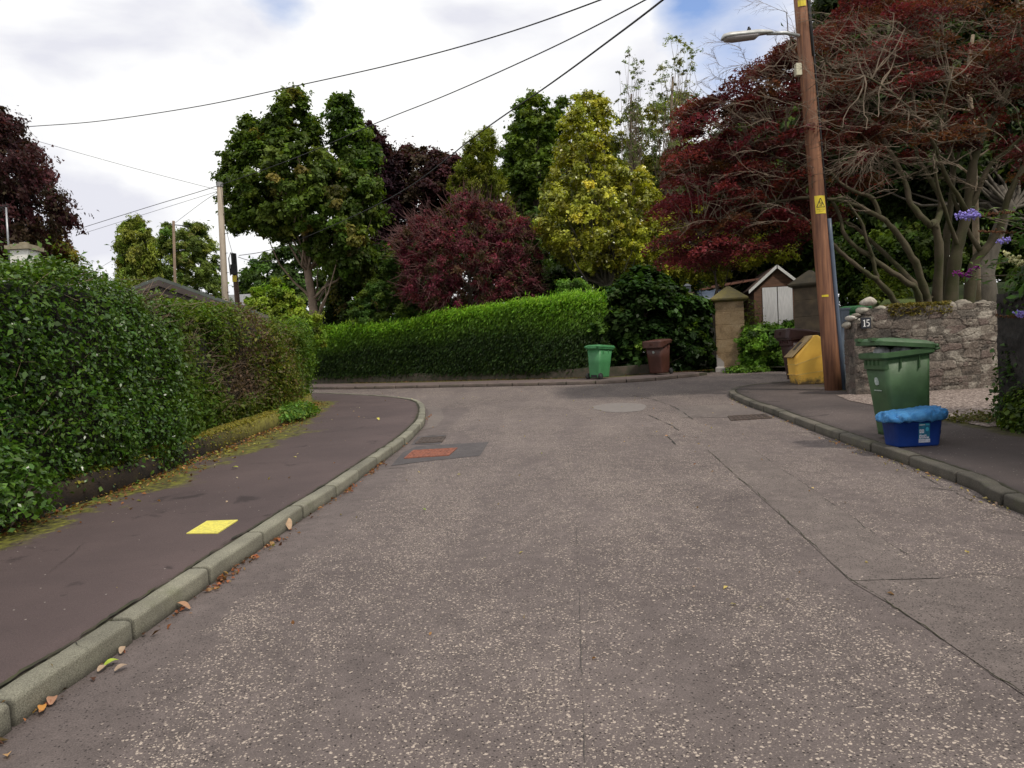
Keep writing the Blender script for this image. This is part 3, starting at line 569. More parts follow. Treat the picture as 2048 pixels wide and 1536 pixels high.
# low retaining wall below it
mb = MB(); pw = resample(FHp, .4); nw = normals2(pw); rings = []
for p_, n in zip(pw, nw):
    a = p_-n*.02; b = p_+n*.3; j = rnd.uniform(-.015, .015); rings.append([(a.x, a.y, gz(a.x, a.y)-.05), (a.x, a.y, gz(a.x, a.y)+.40+j), (b.x, b.y, gz(b.x, b.y)+.40+j), (b.x, b.y, gz(b.x, b.y)-.05)])
mb.loft(rings); tag(mb.obj('retaining_wall', simple('old_dark_wall', (.10, .075, .06), (.04, .045, .025), 5, .95, bmp=.8, bscale=14)), 'low dark stone wall beneath the far clipped hedge', 'low wall')

# ================================================================ TREES
GR = [(.035, .075, .015), (.05, .10, .02), (.065, .12, .025), (.028, .06, .014)]
def gb_(px, Y, o=.1):
    x = P(px, 600, Y).x; return Vector((x, Y, gz(x, min(Y, 90))+o))
# sycamore
syc = [(560, 165), (600, 172), (615, 215), (640, 240), (650, 300), (700, 340), (745, 330), (770, 380), (765, 440), (750, 520), (740, 560), (700, 585), (665, 560), (640, 535), (610, 510), (590, 480), (560, 490), (520, 470), (500, 455), (480, 470), (455, 460), (440, 430), (432, 400), (440, 380), (432, 335), (452, 290), (470, 270), (480, 235), (500, 225), (530, 240), (545, 200)]
b = gb_(632, 32); T, C = tree('sycamore_tree', 'large green sycamore with a pale bare trunk behind the far end of the left hedge', 'tree', b, P(590, 240, 32), .24, syc, 32, 3.4, 330, .55, 240, .17, [(.045, .085, .018), (.065, .11, .022), (.03, .06, .015), (.16, .13, .03)], w=[.42, .32, .21, .05], bark=simple('pale_bark', (.34, .25, .19), (.2, .15, .11), 3, .9, bmp=.5), cjit=1, flat=.55)
lobe2 = clumps([(648, 180), (690, 178), (715, 205), (725, 240), (745, 270), (770, 330), (730, 400), (690, 400), (665, 330), (655, 240)], 32.5, 1.4, 150, .4); o2 = crown(T, lobe2, .5, 220, .16, GR); o2.location = -b
# dark purple tree behind + copper beech
PU = [(.045, .014, .018), (.065, .02, .025), (.03, .012, .014), (.04, .03, .015)]
tree('purple_beech', 'very dark purple tree top just right of the big sycamore', 'tree', gb_(760, 40), P(745, 290, 40), .3, [(720, 240), (750, 235), (775, 280), (800, 300), (820, 400), (830, 560), (700, 600), (690, 400), (700, 300)], 40, 2.6, 120, .6, 220, .17, [(.025, .01, .016), (.035, .013, .02)], m=M_red, group=None)
tree('copper_beech', 'broad rounded copper beech with maroon brown leaves behind the purple shrub', 'tree', gb_(850, 42), P(855, 330, 42), .4, [(760, 300), (800, 285), (850, 287), (890, 300), (925, 310), (940, 370), (930, 480), (900, 600), (760, 620), (740, 480), (745, 360)], 42, 4, 260, .7, 230, .18, PU, m=M_red, cjit=1, bark=M_twig)
# far left copper beech
lb = [(-120, 200), (0, 205), (40, 220), (70, 260), (95, 310), (120, 350), (135, 400), (152, 440), (135, 470), (100, 470), (60, 520), (-120, 560)]
tL, CL = tree('weeping_beech', 'dark purple weeping beech at the left edge behind the chimney', 'tree', gb_(-60, 27), P(-20, 260, 27), .35, lb, 27, 3.5, 190, .6, 130, .13, PU, m=M_red, axis=(.3, 0, -1), cjit=1)
mb = MB(); bL = gb_(-60, 27)
for i in range(70):
    c = Vector(CL[R.integers(len(CL))]); mb.tube(curve(c, c+Vector((rnd.uniform(-.1, .8), rnd.uniform(-.4, .4), rnd.uniform(-1.3, -.2))), -.15, 4, .03), [.012, .009, .007, .005, .003], 3, False)
o_ = mb.obj('twigs', M_bark, tL); o_.location = -bL
tree('birch_tree', 'small yellow green tree between the chimney and the weeping beech', 'tree', gb_(110, 30), P(110, 480, 30), .12, [(80, 470), (110, 455), (130, 480), (150, 505), (158, 530), (140, 560), (80, 570), (60, 520)], 30, 1.2, 60, .32, 160, .13, [(.13, .15, .02), (.09, .12, .02), (.17, .14, .03)])
# conifers behind the garage
con = [(.05, .09, .02), (.07, .12, .03), (.04, .08, .025)]
tree('cypress_tree', 'pale green drooping conifer, leftmost of the two tall conifers behind the garage roof', 'tree', gb_(262, 52), P(258, 440, 52), .3, [(232, 450), (245, 425), (262, 432), (275, 422), (290, 440), (310, 460), (318, 520), (330, 600), (225, 610), (235, 540), (228, 490)], 52, 1.8, 130, .55, 200, .22, [(.13, .18, .05), (.10, .15, .04)], axis=(0, 0, -1), aspect=.3, flat=1.2)
tree('fir_tree', 'darker layered conifer behind the small wooden pole, right of the pale drooping one', 'tree', gb_(370, 54), P(340, 440, 54), .3, [(322, 440), (345, 430), (352, 455), (375, 440), (400, 440), (415, 465), (430, 480), (436, 520), (450, 600), (290, 610), (296, 530), (312, 470)], 54, 2.4, 150, .6, 200, .24, [(.08, .13, .04), (.06, .105, .035), (.10, .15, .045)], aspect=.3, flat=.4, axis=(.5, 0, -.4))
tree('distant_trees', 'dark rounded tree crown on the hill behind the black cable pole', 'tree', gb_(545, 75), P(545, 520, 75), .4, [(480, 545), (500, 520), (540, 500), (575, 490), (620, 480), (660, 560), (660, 660), (470, 640)], 75, 5, 150, 1.0, 200, .3, [(.025, .055, .018), (.035, .07, .02)])
tree('garden_shrub', 'bright yellow green bush above the far end of the left hedge', 'bush', gb_(560, 25), P(560, 620, 25), .06, [(490, 600), (510, 575), (535, 570), (550, 555), (560, 580), (590, 590), (610, 615), (640, 640), (660, 700), (470, 680)], 25, 1.2, 120, .28, 230, .09, [(.11, .19, .03), (.08, .15, .025), (.14, .20, .04)], axis=(0, 0, 1), nb=30)
# centre
pm = [(810, 445), (840, 415), (870, 420), (900, 385), (940, 378), (975, 400), (1010, 405), (1035, 430), (1065, 445), (1080, 490), (1090, 540), (1080, 600), (1040, 625), (960, 625), (880, 640), (820, 610), (790, 560), (783, 500), (800, 450)]
bs = gb_(935, 29.5); tS, CS = tree('smoke_bush', 'large rounded crimson purple shrub full of fine reddish twigs behind the far hedge', 'shrub', bs, P(935, 500, 29.5), .14, pm, 29.5, 2.6, 280, .42, 200, .085, [(.15, .024, .045), (.10, .024, .036), (.17, .035, .05), (.07, .06, .025)], m=M_red, bark=M_bark, nb=60, cjit=1)
mb = MB(); cs = Vector(CS.mean(0))
for c in CS:
    c = Vector(c)
    for k in range(4):
        d = ((c-cs).normalized()+Vector((rnd.gauss(0, .6), rnd.gauss(0, .6)-.3, rnd.gauss(.2, .6)))).normalized()*rnd.uniform(.4, .9); mb.tube(curve(c, c+d, .04, 3, .03), [.011, .009, .007, .004], 3, False)
o_ = mb.obj('twigs', simple('reddish_twig', (.15, .075, .065), (.08, .035, .035), 3, .9), tS); o_.location = -bs
tree('conifer_tree', 'conical olive green conifer above the crimson shrub', 'tree', gb_(965, 37), P(972, 260, 37), .25, [(972, 244), (990, 260), (1000, 320), (1015, 400), (1035, 450), (1020, 520), (900, 520), (890, 440), (895, 370), (915, 320), (945, 270)], 37, 2.0, 190, .45, 230, .13, [(.09, .12, .025), (.07, .10, .02), (.11, .14, .03)], aspect=.3, flat=.8, axis=(.3, 0, .9), cjit=1)
tree('oak_tree', 'tall dark green broadleaf tree between the olive conifer and the yellow tree', 'tree', gb_(1070, 43), P(1075, 220, 43), .35, [(1020, 200), (1045, 190), (1068, 172), (1100, 200), (1135, 190), (1140, 250), (1120, 320), (1130, 440), (1150, 640), (1000, 640), (985, 520), (1010, 430), (1000, 330), (1005, 270), (1030, 235)], 43, 3.2, 300, .6, 210, .17, [(.05, .095, .02), (.035, .075, .018), (.07, .12, .025)], cjit=1, flat=.5)
YE = [(.36, .36, .03), (.26, .275, .03), (.13, .155, .03), (.50, .48, .06)]
by = gb_(1215, 30); hol = [(1190, 168), (1215, 195), (1225, 240), (1215, 300), (1250, 330), (1290, 330), (1320, 400), (1330, 480), (1320, 560), (1250, 560), (1180, 545), (1130, 530), (1090, 500), (1062, 450), (1085, 380), (1110, 310), (1120, 240), (1150, 190)]
tH, CH = tree('golden_holly', 'tall golden yellow variegated tree with bare twisting branches in the middle of the wood', 'tree', by, P(1205, 230, 30), .22, hol, 30, 2.4, 330, .42, 150, .12, YE, w=[.3, .3, .3, .1], m=M_gloss, cjit=1, nb=70, bark=simple('holly_bark', (.16, .14, .10), (.07, .065, .045), 4, .9))
tree('golden_shrub', 'yellow green shrub behind the gate pillar and under the red maple', 'shrub', gb_(1430, 29), P(1430, 500, 29), .1, [(1290, 470), (1340, 420), (1400, 400), (1480, 440), (1530, 470), (1590, 490), (1600, 515), (1520, 530), (1440, 565), (1350, 560), (1290, 560)], 29.5, 1.6, 150, .36, 150, .11, YE, w=[.25, .3, .4, .05], cjit=1)
tree('slender_tree', 'thin open topped tree with grey green leaves, tallest of the skyline behind the yellow tree', 'tree', gb_(1345, 36), P(1345, 60, 36), .16, [(1345, 50), (1370, 70), (1400, 110), (1395, 170), (1380, 260), (1400, 400), (1300, 420), (1290, 260), (1300, 140), (1325, 90)], 36, 1.2, 60, .34, 55, .12, [(.12, .15, .09), (.09, .13, .06)], bark=M_twig, nb=90, aspect=.35)
tree('slender_tree', 'thin grey twigged tree top rising left of the tallest slender tree', 'tree', gb_(1262, 36), P(1262, 100, 36), .14, [(1262, 85), (1285, 110), (1290, 170), (1300, 260), (1310, 400), (1240, 400), (1235, 260), (1228, 150), (1240, 110)], 36, 1.0, 42, .3, 50, .11, [(.10, .13, .08), (.08, .12, .05)], bark=M_twig, nb=80, aspect=.35)
tree('beech_tree', 'dark green tree filling the skyline behind the olive conifer and the oak', 'tree', gb_(1050, 49), P(1050, 330, 49), .3, [(890, 350), (930, 315), (1000, 300), (1060, 240), (1120, 235), (1180, 260), (1260, 300), (1260, 520), (870, 520)], 49, 2.5, 260, .8, 180, .24, [(.03, .055, .015), (.045, .075, .02)])
tree('willow_tree', 'pale green leafy tree between the yellow tree and the red maple', 'tree', gb_(1320, 40), P(1320, 260, 40), .2, [(1225, 240), (1250, 200), (1300, 215), (1350, 180), (1400, 170), (1440, 300), (1400, 480), (1230, 480), (1210, 330)], 40, 1.8, 150, .55, 130, .15, [(.09, .13, .05), (.07, .11, .03), (.13, .15, .04)], bark=M_twig, nb=40, aspect=.4)
tree('cherry_tree', 'dark leafy tree directly behind the golden shrub and the shed', 'tree', gb_(1480, 43), P(1480, 400, 43), .25, [(1230, 330), (1330, 300), (1480, 260), (1640, 300), (1700, 590), (1230, 640)], 43, 2, 420, .8, 200, .26, [(.03, .05, .015), (.045, .075, .02), (.07, .085, .02)])
tree('understorey_tree', 'dark green tree filling the gap under the yellow tree', 'tree', gb_(1180, 35), P(1200, 500, 35), .2, [(1080, 520), (1160, 480), (1260, 470), (1340, 480), (1400, 520), (1420, 640), (1080, 660)], 35, 2, 260, .6, 200, .18, [(.02, .045, .012), (.03, .06, .016)])
tree('understorey_tree', 'dark shaded tree beneath and behind the crimson shrub', 'tree', gb_(840, 35), P(840, 520, 35), .2, [(650, 540), (760, 480), (900, 470), (1090, 480), (1110, 660), (640, 690)], 37, 2, 260, .6, 200, .17, [(.018, .04, .011), (.03, .055, .016)])
tree('green_shrub', 'mid green feathery shrub between the sycamore trunk and the crimson shrub', 'shrub', gb_(750, 30.5), P(760, 580, 30.5), .1, [(690, 610), (730, 570), (760, 540), (770, 470), (800, 520), (810, 580), (850, 620), (880, 660), (700, 690)], 30.5, 1.2, 150, .36, 200, .12, [(.045, .095, .03), (.035, .08, .025), (.07, .12, .03)], aspect=.35, axis=(.6, 0, .2), flat=.5)
tree('ivy_tree', 'dark shrub with yellowing leaves beside the pale sycamore trunk', 'shrub', gb_(700, 34), P(690, 560, 34), .1, [(655, 560), (700, 540), (750, 560), (760, 660), (650, 690), (645, 640)], 34, 1.2, 90, .4, 170, .14, [(.025, .05, .014), (.12, .11, .03), (.04, .07, .02)], w=[.6, .15, .25])
# big leafed bush by the far bins
bush = [(1185, 610), (1200, 585), (1240, 555), (1270, 528), (1310, 530), (1350, 560), (1370, 580), (1400, 590), (1425, 600), (1432, 745), (1340, 756), (1210, 750), (1150, 750), (1135, 700), (1150, 640)]
tree('maple_bush', 'big dark green broad leaved bush hanging over the far bins', 'bush', (4.2, 25.8, gz(4.2, 25.8)+.15), P(1290, 600, 25.6), .1, bush, 25.85, 1.0, 290, .36, 150, .17, [(.018, .045, .015), (.026, .06, .02), (.014, .035, .012), (.06, .11, .03)], w=[.38, .28, .28, .06], aspect=.8, nb=50, up=.9)
tree('fern_shrub', 'bright green feathery plant above the far hedge left of the big bush', 'shrub', gb_(1130, 27), P(1140, 600, 27), .05, [(1090, 600), (1120, 560), (1160, 555), (1190, 580), (1195, 620), (1090, 630)], 27, .8, 60, .25, 200, .10, [(.07, .16, .04), (.09, .19, .05)], aspect=.3)
# background mass on the right behind the maple
DK = [(.022, .04, .02), (.03, .05, .024), (.018, .034, .014)]
tree('spruce_tree', 'very tall dark conifer behind the red maple with a thick grey trunk', 'tree', (13.2, 21.5, 1.9), P(2003, 330, 22), .34, [(1640, -60), (2250, -120), (2300, 480), (1960, 470), (1800, 430), (1650, 380), (1600, 250), (1620, 60)], 25, 3, 620, .85, 200, .24, DK, bark=simple('grey_trunk', (.12, .10, .08), (.06, .052, .04), 3, .9, bmp=1, bscale=20, stretch=(3, 3, .5)), aspect=.35, nb=30)
tree('laurel_tree', 'dark evergreen tree filling the back of the garden behind the stone wall', 'tree', gb_(1750, 36), P(1750, 300, 36), .3, [(1400, 300), (1500, 200), (1700, 180), (2250, 200), (2300, 560), (1900, 545), (1650, 535), (1480, 520)], 37, 2.5, 520, 1.1, 200, .32, [(.025, .05, .018), (.035, .07, .02)])
tree('yew_tree', 'dark green shrubs at the back edge of the raised lawn', 'shrub', gb_(1800, 33, 2.2), P(1800, 500, 33), .15, [(1660, 470), (1900, 440), (2250, 460), (2300, 610), (1700, 640), (1665, 620)], 33, 1.5, 300, .6, 190, .2, [(.03, .06, .018), (.05, .09, .02)])

# ================================================================ RAISED LAWN behind stone wall
mb = MB(); nx_, ny_ = 40, 30; ln = sines(31, 6, .3, 1.6)
for j in range(ny_+1):
    for i in range(nx_+1):
        y = 14.75+j/ny_*24; xb = max(6.95, .44*y-.1); x = xb+(i/nx_)**1.5*26; t = min(1, max(0, (y-15)/14)); k = min(1, max(0, (x-xb)/1.0)); z = gz(x, y)+.15+k*(1.0+1.45*t)+.1*ln(np.array([[x, y, 0.]]))[0]*k; mb.v.append((x, y, z))
for j in range(ny_):
    for i in range(nx_): a = j*(nx_+1)+i; mb.f.append((a, a+1, a+nx_+2, a+nx_+1))
struct('lawn', mb.me('lawn'), simple('lawn_grass', (.085, .12, .02), (.05, .07, .015), 2.5, .95, bmp=.9, bscale=40), True)
mb = MB(); hb_ = P(1556, 652, 33.5).z
for j in range(15):
    for i in range(11):
        x = 5.2+i*.95; y = 27.2+j*1.0; t = min(1, max(0, (y-27.4)/4.2)); t = t*t*(3-2*t); mb.v.append((x, y, (gz(x, y)+.13)*(1-t)+hb_*t))
for j in range(14):
    for i in range(10): a = j*11+i; mb.f.append((a, a+1, a+12, a+11))
struct('garden_bank', mb.me('garden_bank'), M_dirt, True)
def lawnz(x, y):
    t = min(1, max(0, (y-15)/14)); k = min(1, max(0, (x-max(6.95, .44*y-.1))/1.0)); return gz(x, y)+.15+k*(1.0+1.45*t)

# ================================================================ RED MAPLE
mt_base = Vector((9.0, 16.6, lawnz(9, 16.6))); MP = thing('japanese_maple', 'wide multi stemmed red maple with bare grey twigs spreading above the stone wall', 'tree', mt_base)
limbs = [
 ([(1800, 625, 16.4), (1787, 600, 16.3), (1755, 561, 16.1), (1742, 551, 16), (1703, 525, 15.9), (1670, 492, 15.9), (1610, 440, 16), (1540, 400, 16.2)], .10, .03),
 ([(1755, 558, 16.1), (1748, 528, 16.0), (1738, 495, 15.9), (1719, 439, 15.8), (1690, 400, 15.8)], .06, .03),
 ([(1840, 620, 16.5), (1833, 580, 16.3), (1797, 554, 16.1), (1738, 512, 16.0), (1693, 476, 16), (1667, 407, 16.2), (1600, 340, 16.4), (1500, 290, 16.8)], .10, .025),
 ([(1858, 620, 16.5), (1850, 585, 16.4), (1830, 525, 16.2), (1807, 486, 16.1), (1778, 449, 16), (1745, 426, 15.9), (1693, 404, 15.9), (1600, 395, 16), (1500, 420, 16.2), (1400, 470, 16.4)], .13, .02),
 ([(1758, 433, 15.95), (1745, 397, 15.9), (1693, 374, 15.8), (1640, 330, 15.9), (1560, 280, 16)], .07, .02),
 ([(1872, 620, 16.6), (1878, 508, 16.3), (1869, 450, 16.2), (1856, 446, 16.1), (1823, 410, 16.1), (1807, 358, 16.2), (1774, 293, 16.3), (1742, 247, 16.3), (1703, 182, 16.2), (1650, 120, 16), (1580, 80, 16)], .13, .02),
 ([(1869, 456, 16.2), (1882, 404, 16.4), (1856, 351, 16.5), (1833, 306, 16.6), (1826, 211, 16.7), (1836, 124, 16.8), (1830, 20, 16.8)], .09, .02),
 ([(1898, 625, 16.8), (1908, 531, 16.8), (1918, 482, 16.8), (1934, 423, 16.8), (1947, 325, 16.7), (1966, 267, 16.6), (2002, 208, 16.5), (2031, 130, 16.4), (2038, 65, 16.3), (2030, -40, 16.2)], .20, .04),
 ([(1940, 420, 16.8), (1953, 390, 16.7), (1979, 332, 16.6), (2018, 299, 16.4), (2060, 262, 16.2), (2150, 200, 16)], .09, .03),
 ([(1937, 625, 17.2), (1947, 531, 17.2), (1979, 489, 17.2), (2002, 450, 17.1), (2018, 390, 17.0), (2058, 320, 16.9), (2120, 250, 16.8)], .17, .05),
 ([(1890, 600, 16.9), (1893, 480, 17.2), (1900, 420, 17.4), (1905, 330, 17.5), (1890, 250, 17.6), (1895, 150, 17.6), (1880, 40, 17.6)], .12, .03),
 ([(1862, 600, 16.5), (1800, 540, 17.2), (1740, 480, 17.8), (1680, 440, 18.2), (1580, 430, 18.6), (1480, 450, 18.9)], .09, .02),
 ([(1934, 423, 16.8), (1890, 350, 16.2), (1860, 270, 15.8), (1800, 200, 15.4), (1730, 150, 15.1)], .07, .02),
 ([(1918, 500, 16.8), (1890, 420, 16.3), (1868, 330, 16.0), (1880, 240, 15.7), (1900, 160, 15.5)], .06, .02),
 ([(1960, 500, 17.1), (1925, 440, 17.0), (1905, 380, 16.9), (1920, 300, 17.0), (1960, 200, 17.1), (1980, 100, 17.2)], .07, .02)]
def smooth3(pts, k=4):
    pts = [Vector(p) for p in pts]; o = []
    for i in range(len(pts)-1):
        p0, p1, p2, p3 = pts[max(i-1, 0)], pts[i], pts[i+1], pts[min(i+2, len(pts)-1)]
        for j in range(k):
            t = j/k; o.append(.5*((2*p1)+(-p0+p2)*t+(2*p0-5*p1+4*p2-p3)*t*t+(-p0+3*p1-3*p2+p3)*t**3))
    o.append(pts[-1]); return o
tb = MB(); nodes = []
for L, r0, r1 in limbs:
    q = smooth3([P(*a) for a in L]); n = len(q); q = [a+Vector((rnd.gauss(0, .012),)*3) for a in q]
    rad = [.82*(r0+(r1-r0)*(i/(n-1))**.7)*(1+.10*math.sin(i*1.9+r0*90)) for i in range(n)]; tb.tube(q, rad, 9); nodes += [(a, r) for a, r in zip(q[n//4:], rad[n//4:])]
NP = np.array([tuple(a) for a, r in nodes]); NR = [r for a, r in nodes]
o_ = tb.obj('trunk', M_barkm, MP, True); o_.location = -mt_base
mpoly = [(1590, 40), (1640, 20), (1700, -60), (1900, -120), (2250, -150), (2300, 420), (2048, 400), (2000, 300), (1900, 330), (1800, 360), (1720, 380), (1690, 430), (1640, 490), (1600, 500), (1500, 520), (1430, 545), (1390, 560), (1340, 545), (1290, 490), (1330, 440), (1300, 380), (1310, 330), (1340, 265), (1360, 205), (1400, 170), (1440, 120), (1530, 95), (1550, 60)]
def pads(poly, Y0, D, n, seed=0):
    return clumps(poly, Y0, D, n, .35, .2, .8)
left_half = [p_ for p_ in [(1560, 55), (1640, 30), (1660, 300), (1680, 440), (1640, 480), (1600, 505), (1500, 520), (1430, 545), (1390, 550), (1340, 535), (1290, 480), (1330, 440), (1300, 380), (1310, 330), (1340, 265), (1360, 205), (1400, 160), (1440, 110), (1530, 85)]]
C1 = pads(left_half, 17.3, 2.2, 150); C2 = pads(mpoly, 17.3, 2.2, 330)
C1[:, 1] = np.maximum(C1[:, 1], 15.9); C2[:, 1] = np.maximum(C2[:, 1], 15.7)
RD = [(.13, .022, .034), (.10, .02, .028), (.18, .035, .042), (.07, .022, .024), (.11, .045, .025)]
def padleaves(C, per, rad, size, cols):
    n = len(C); k = n*per; ci = np.repeat(np.arange(n), per); rr = rad*R.uniform(.5, 1.4, n)[ci]; a = R.uniform(0, 2*math.pi, k); r = np.sqrt(R.uniform(0, 1, k))*rr
    sl = R.normal(0, .12, (n, 2))[ci]; x = np.cos(a)*r; y = np.sin(a)*r; z = R.normal(0, .05, k)-.22*(r/rr)**2*rr+sl[:, 0]*x-.18*np.abs(x)*0+sl[:, 1]*y
    # the pads droop away from the trunk towards the road
    z += -.28*np.maximum(-x, 0)*(C[ci, 0] < 7.5); p = C[ci]+np.stack([x, y, z], 1); cc = palette(n, cols, None, .25)[ci]*(1+R.normal(0, .2, (k, 1)))
    o = leaves('crown', p, np.array([0, 0, 1.])+R.normal(0, .55, (k, 3)), size, cc, M_red, MP, .5, (-.5, -.1, -.35), .5); o.location = -mt_base
padleaves(C1, 350, .42, .075, RD); padleaves(C2, 300, .42, .075, RD+[(.14, .05, .03), (.17, .03, .03)])
tw = MB()
def spray(a, d, L, r, lvl):
    pts = [a]; c = a.copy(); dd = d.copy(); n = 4
    for i in range(n):
        dd = (dd+Vector((rnd.gauss(0, .16), rnd.gauss(0, .16), rnd.gauss(-.01, .12)))).normalized(); c = c+dd*L/n; pts.append(c.copy())
    tw.tube(pts, [r*(1-.18*i) for i in range(n+1)], 3, False)
    if lvl:
        for i in range(1, n+1):
            for s in (-1, 1):
                if rnd.random() < .78:
                    sd = Vector((-dd.y, dd.x, rnd.gauss(.1, .3)))*s; spray(pts[i], (dd*1.0+sd*rnd.uniform(.4, .9)).normalized(), L*rnd.uniform(.38, .6), r*.62, lvl-1)
def nearest(c):
    d = np.linalg.norm((NP-np.array(c))*np.array([1, 1, .8]), axis=1)+R.uniform(0, .5, len(NP)); return int(d.argmin())
for c in list(C1)+list(C2):                                  # branch from limb to each leaf pad
    i = nearest(c); a = Vector(NP[i]); c = Vector(c); L = (c-a).length; tw.tube(curve(a, c-Vector((0, 0, .04)), L*.05, 5, L*.025), [max(.007, min(NR[i]*.5, .03)*(1-j/6)) for j in range(6)], 4, False)
bare = [((1660, 90), 15.2, 22), ((1720, 130), 15.1, 26), ((1780, 90), 15.3, 24), ((1700, 230), 15.0, 22), ((1600, 190), 15.1, 22), ((1520, 170), 15.4, 22), ((1440, 300), 15.8, 12), ((1420, 400), 15.9, 10), ((1480, 440), 15.7, 10), ((1560, 350), 15.4, 14), ((1860, 110), 15.4, 24), ((1930, 180), 15.5, 20), ((1980, 90), 15.6, 20), ((1760, 330), 15.0, 12), ((1820, 240), 15.2, 20), ((1560, 270), 15.4, 14), ((1470, 230), 15.8, 8), ((1500, 330), 15.6, 10), ((1900, 40), 15.6, 18), ((1640, 340), 15.1, 8), ((2020, 200), 15.6, 14), ((1990, 330), 15.8, 8), ((1560, 430), 15.7, 8), ((1880, 280), 15.4, 14)]
for (px, py), Y, k in bare:
    for j in range(int(k*1.05)):
        a = P(px+rnd.gauss(0, 42), py+rnd.gauss(0, 38), Y+rnd.uniform(-.2, .9)); left = 1 if rnd.random() < .72 else -1
        d = Vector((-left*rnd.uniform(.5, 1), rnd.uniform(-.5, .3), rnd.uniform(-.05, .5))).normalized(); spray(a, d, rnd.uniform(.35, .75), .0062, 2 if rnd.random() < .3 else 1)
        if rnd.random() < .45:
            i = nearest(a); b_ = Vector(NP[i]); L = (a-b_).length; tw.tube(curve(b_, a, L*.06, 5, L*.03), [.016, .014, .012, .010, .009, .0075], 4, False)
# hanging pale dead spray above the wall
for j in range(26):
    a = P(1735+rnd.gauss(0, 12), 300+rnd.gauss(0, 7), 15.1); spray(a, Vector((rnd.uniform(-1, .9), -.1, rnd.uniform(-.75, -.1))).normalized(), rnd.uniform(.4, .75), .008, 1)
o_ = tw.obj('twigs', M_twig, MP); o_.location = -mt_base
# pale slim trunk behind the maple
t = thing('dead_tree', 'slim pale broken trunk standing behind the red maple', 'tree', (12.2, 20.4, lawnz(12.2, 20.4))); mb = MB()
q = smooth3([P(1955, 600, 20.4), P(1950, 400, 20.4), P(1945, 250, 20.4), P(1936, 155, 20.4), P(1946, 70, 20.4)]); mb.tube(q, [.09-.003*i for i in range(len(q))], 8)
for i in range(5, 14): mb.tube(curve(q[i], q[i]+Vector((rnd.uniform(-1, 1), -.2, rnd.uniform(.1, .8))), 0, 3, .05), [.04, .03, .02, .01], 5, False)
mb.obj('trunk', simple('pale_dead_wood', (.34, .26, .18), (.16, .12, .08), 4, .9), t, True).location = -t.location
plant('lawn_undergrowth', 'dark leafy undergrowth with reddish leaves at the foot of the maple stems', 'plant', (8.7, 16.0, lawnz(8.7, 16)+.1), (.9, .4), 1500, .07, [(.10, .02, .02), (.05, .08, .02), (.04, .06, .02)], .35)
for i, (px, Y, lab) in enumerate(((1700, 22, 'yellow green shrub on the lawn just right of the wooden pole'), (1770, 24, 'low green bush on the lawn between the leftmost maple stems'))):
    x = P(px, 560, Y).x; plant('lawn_bush', lab, 'bush', (x, Y, lawnz(x, Y)-.1), (.8, .6), 2600, .10, [(.10, .15, .025), (.06, .10, .02)], 1.1)

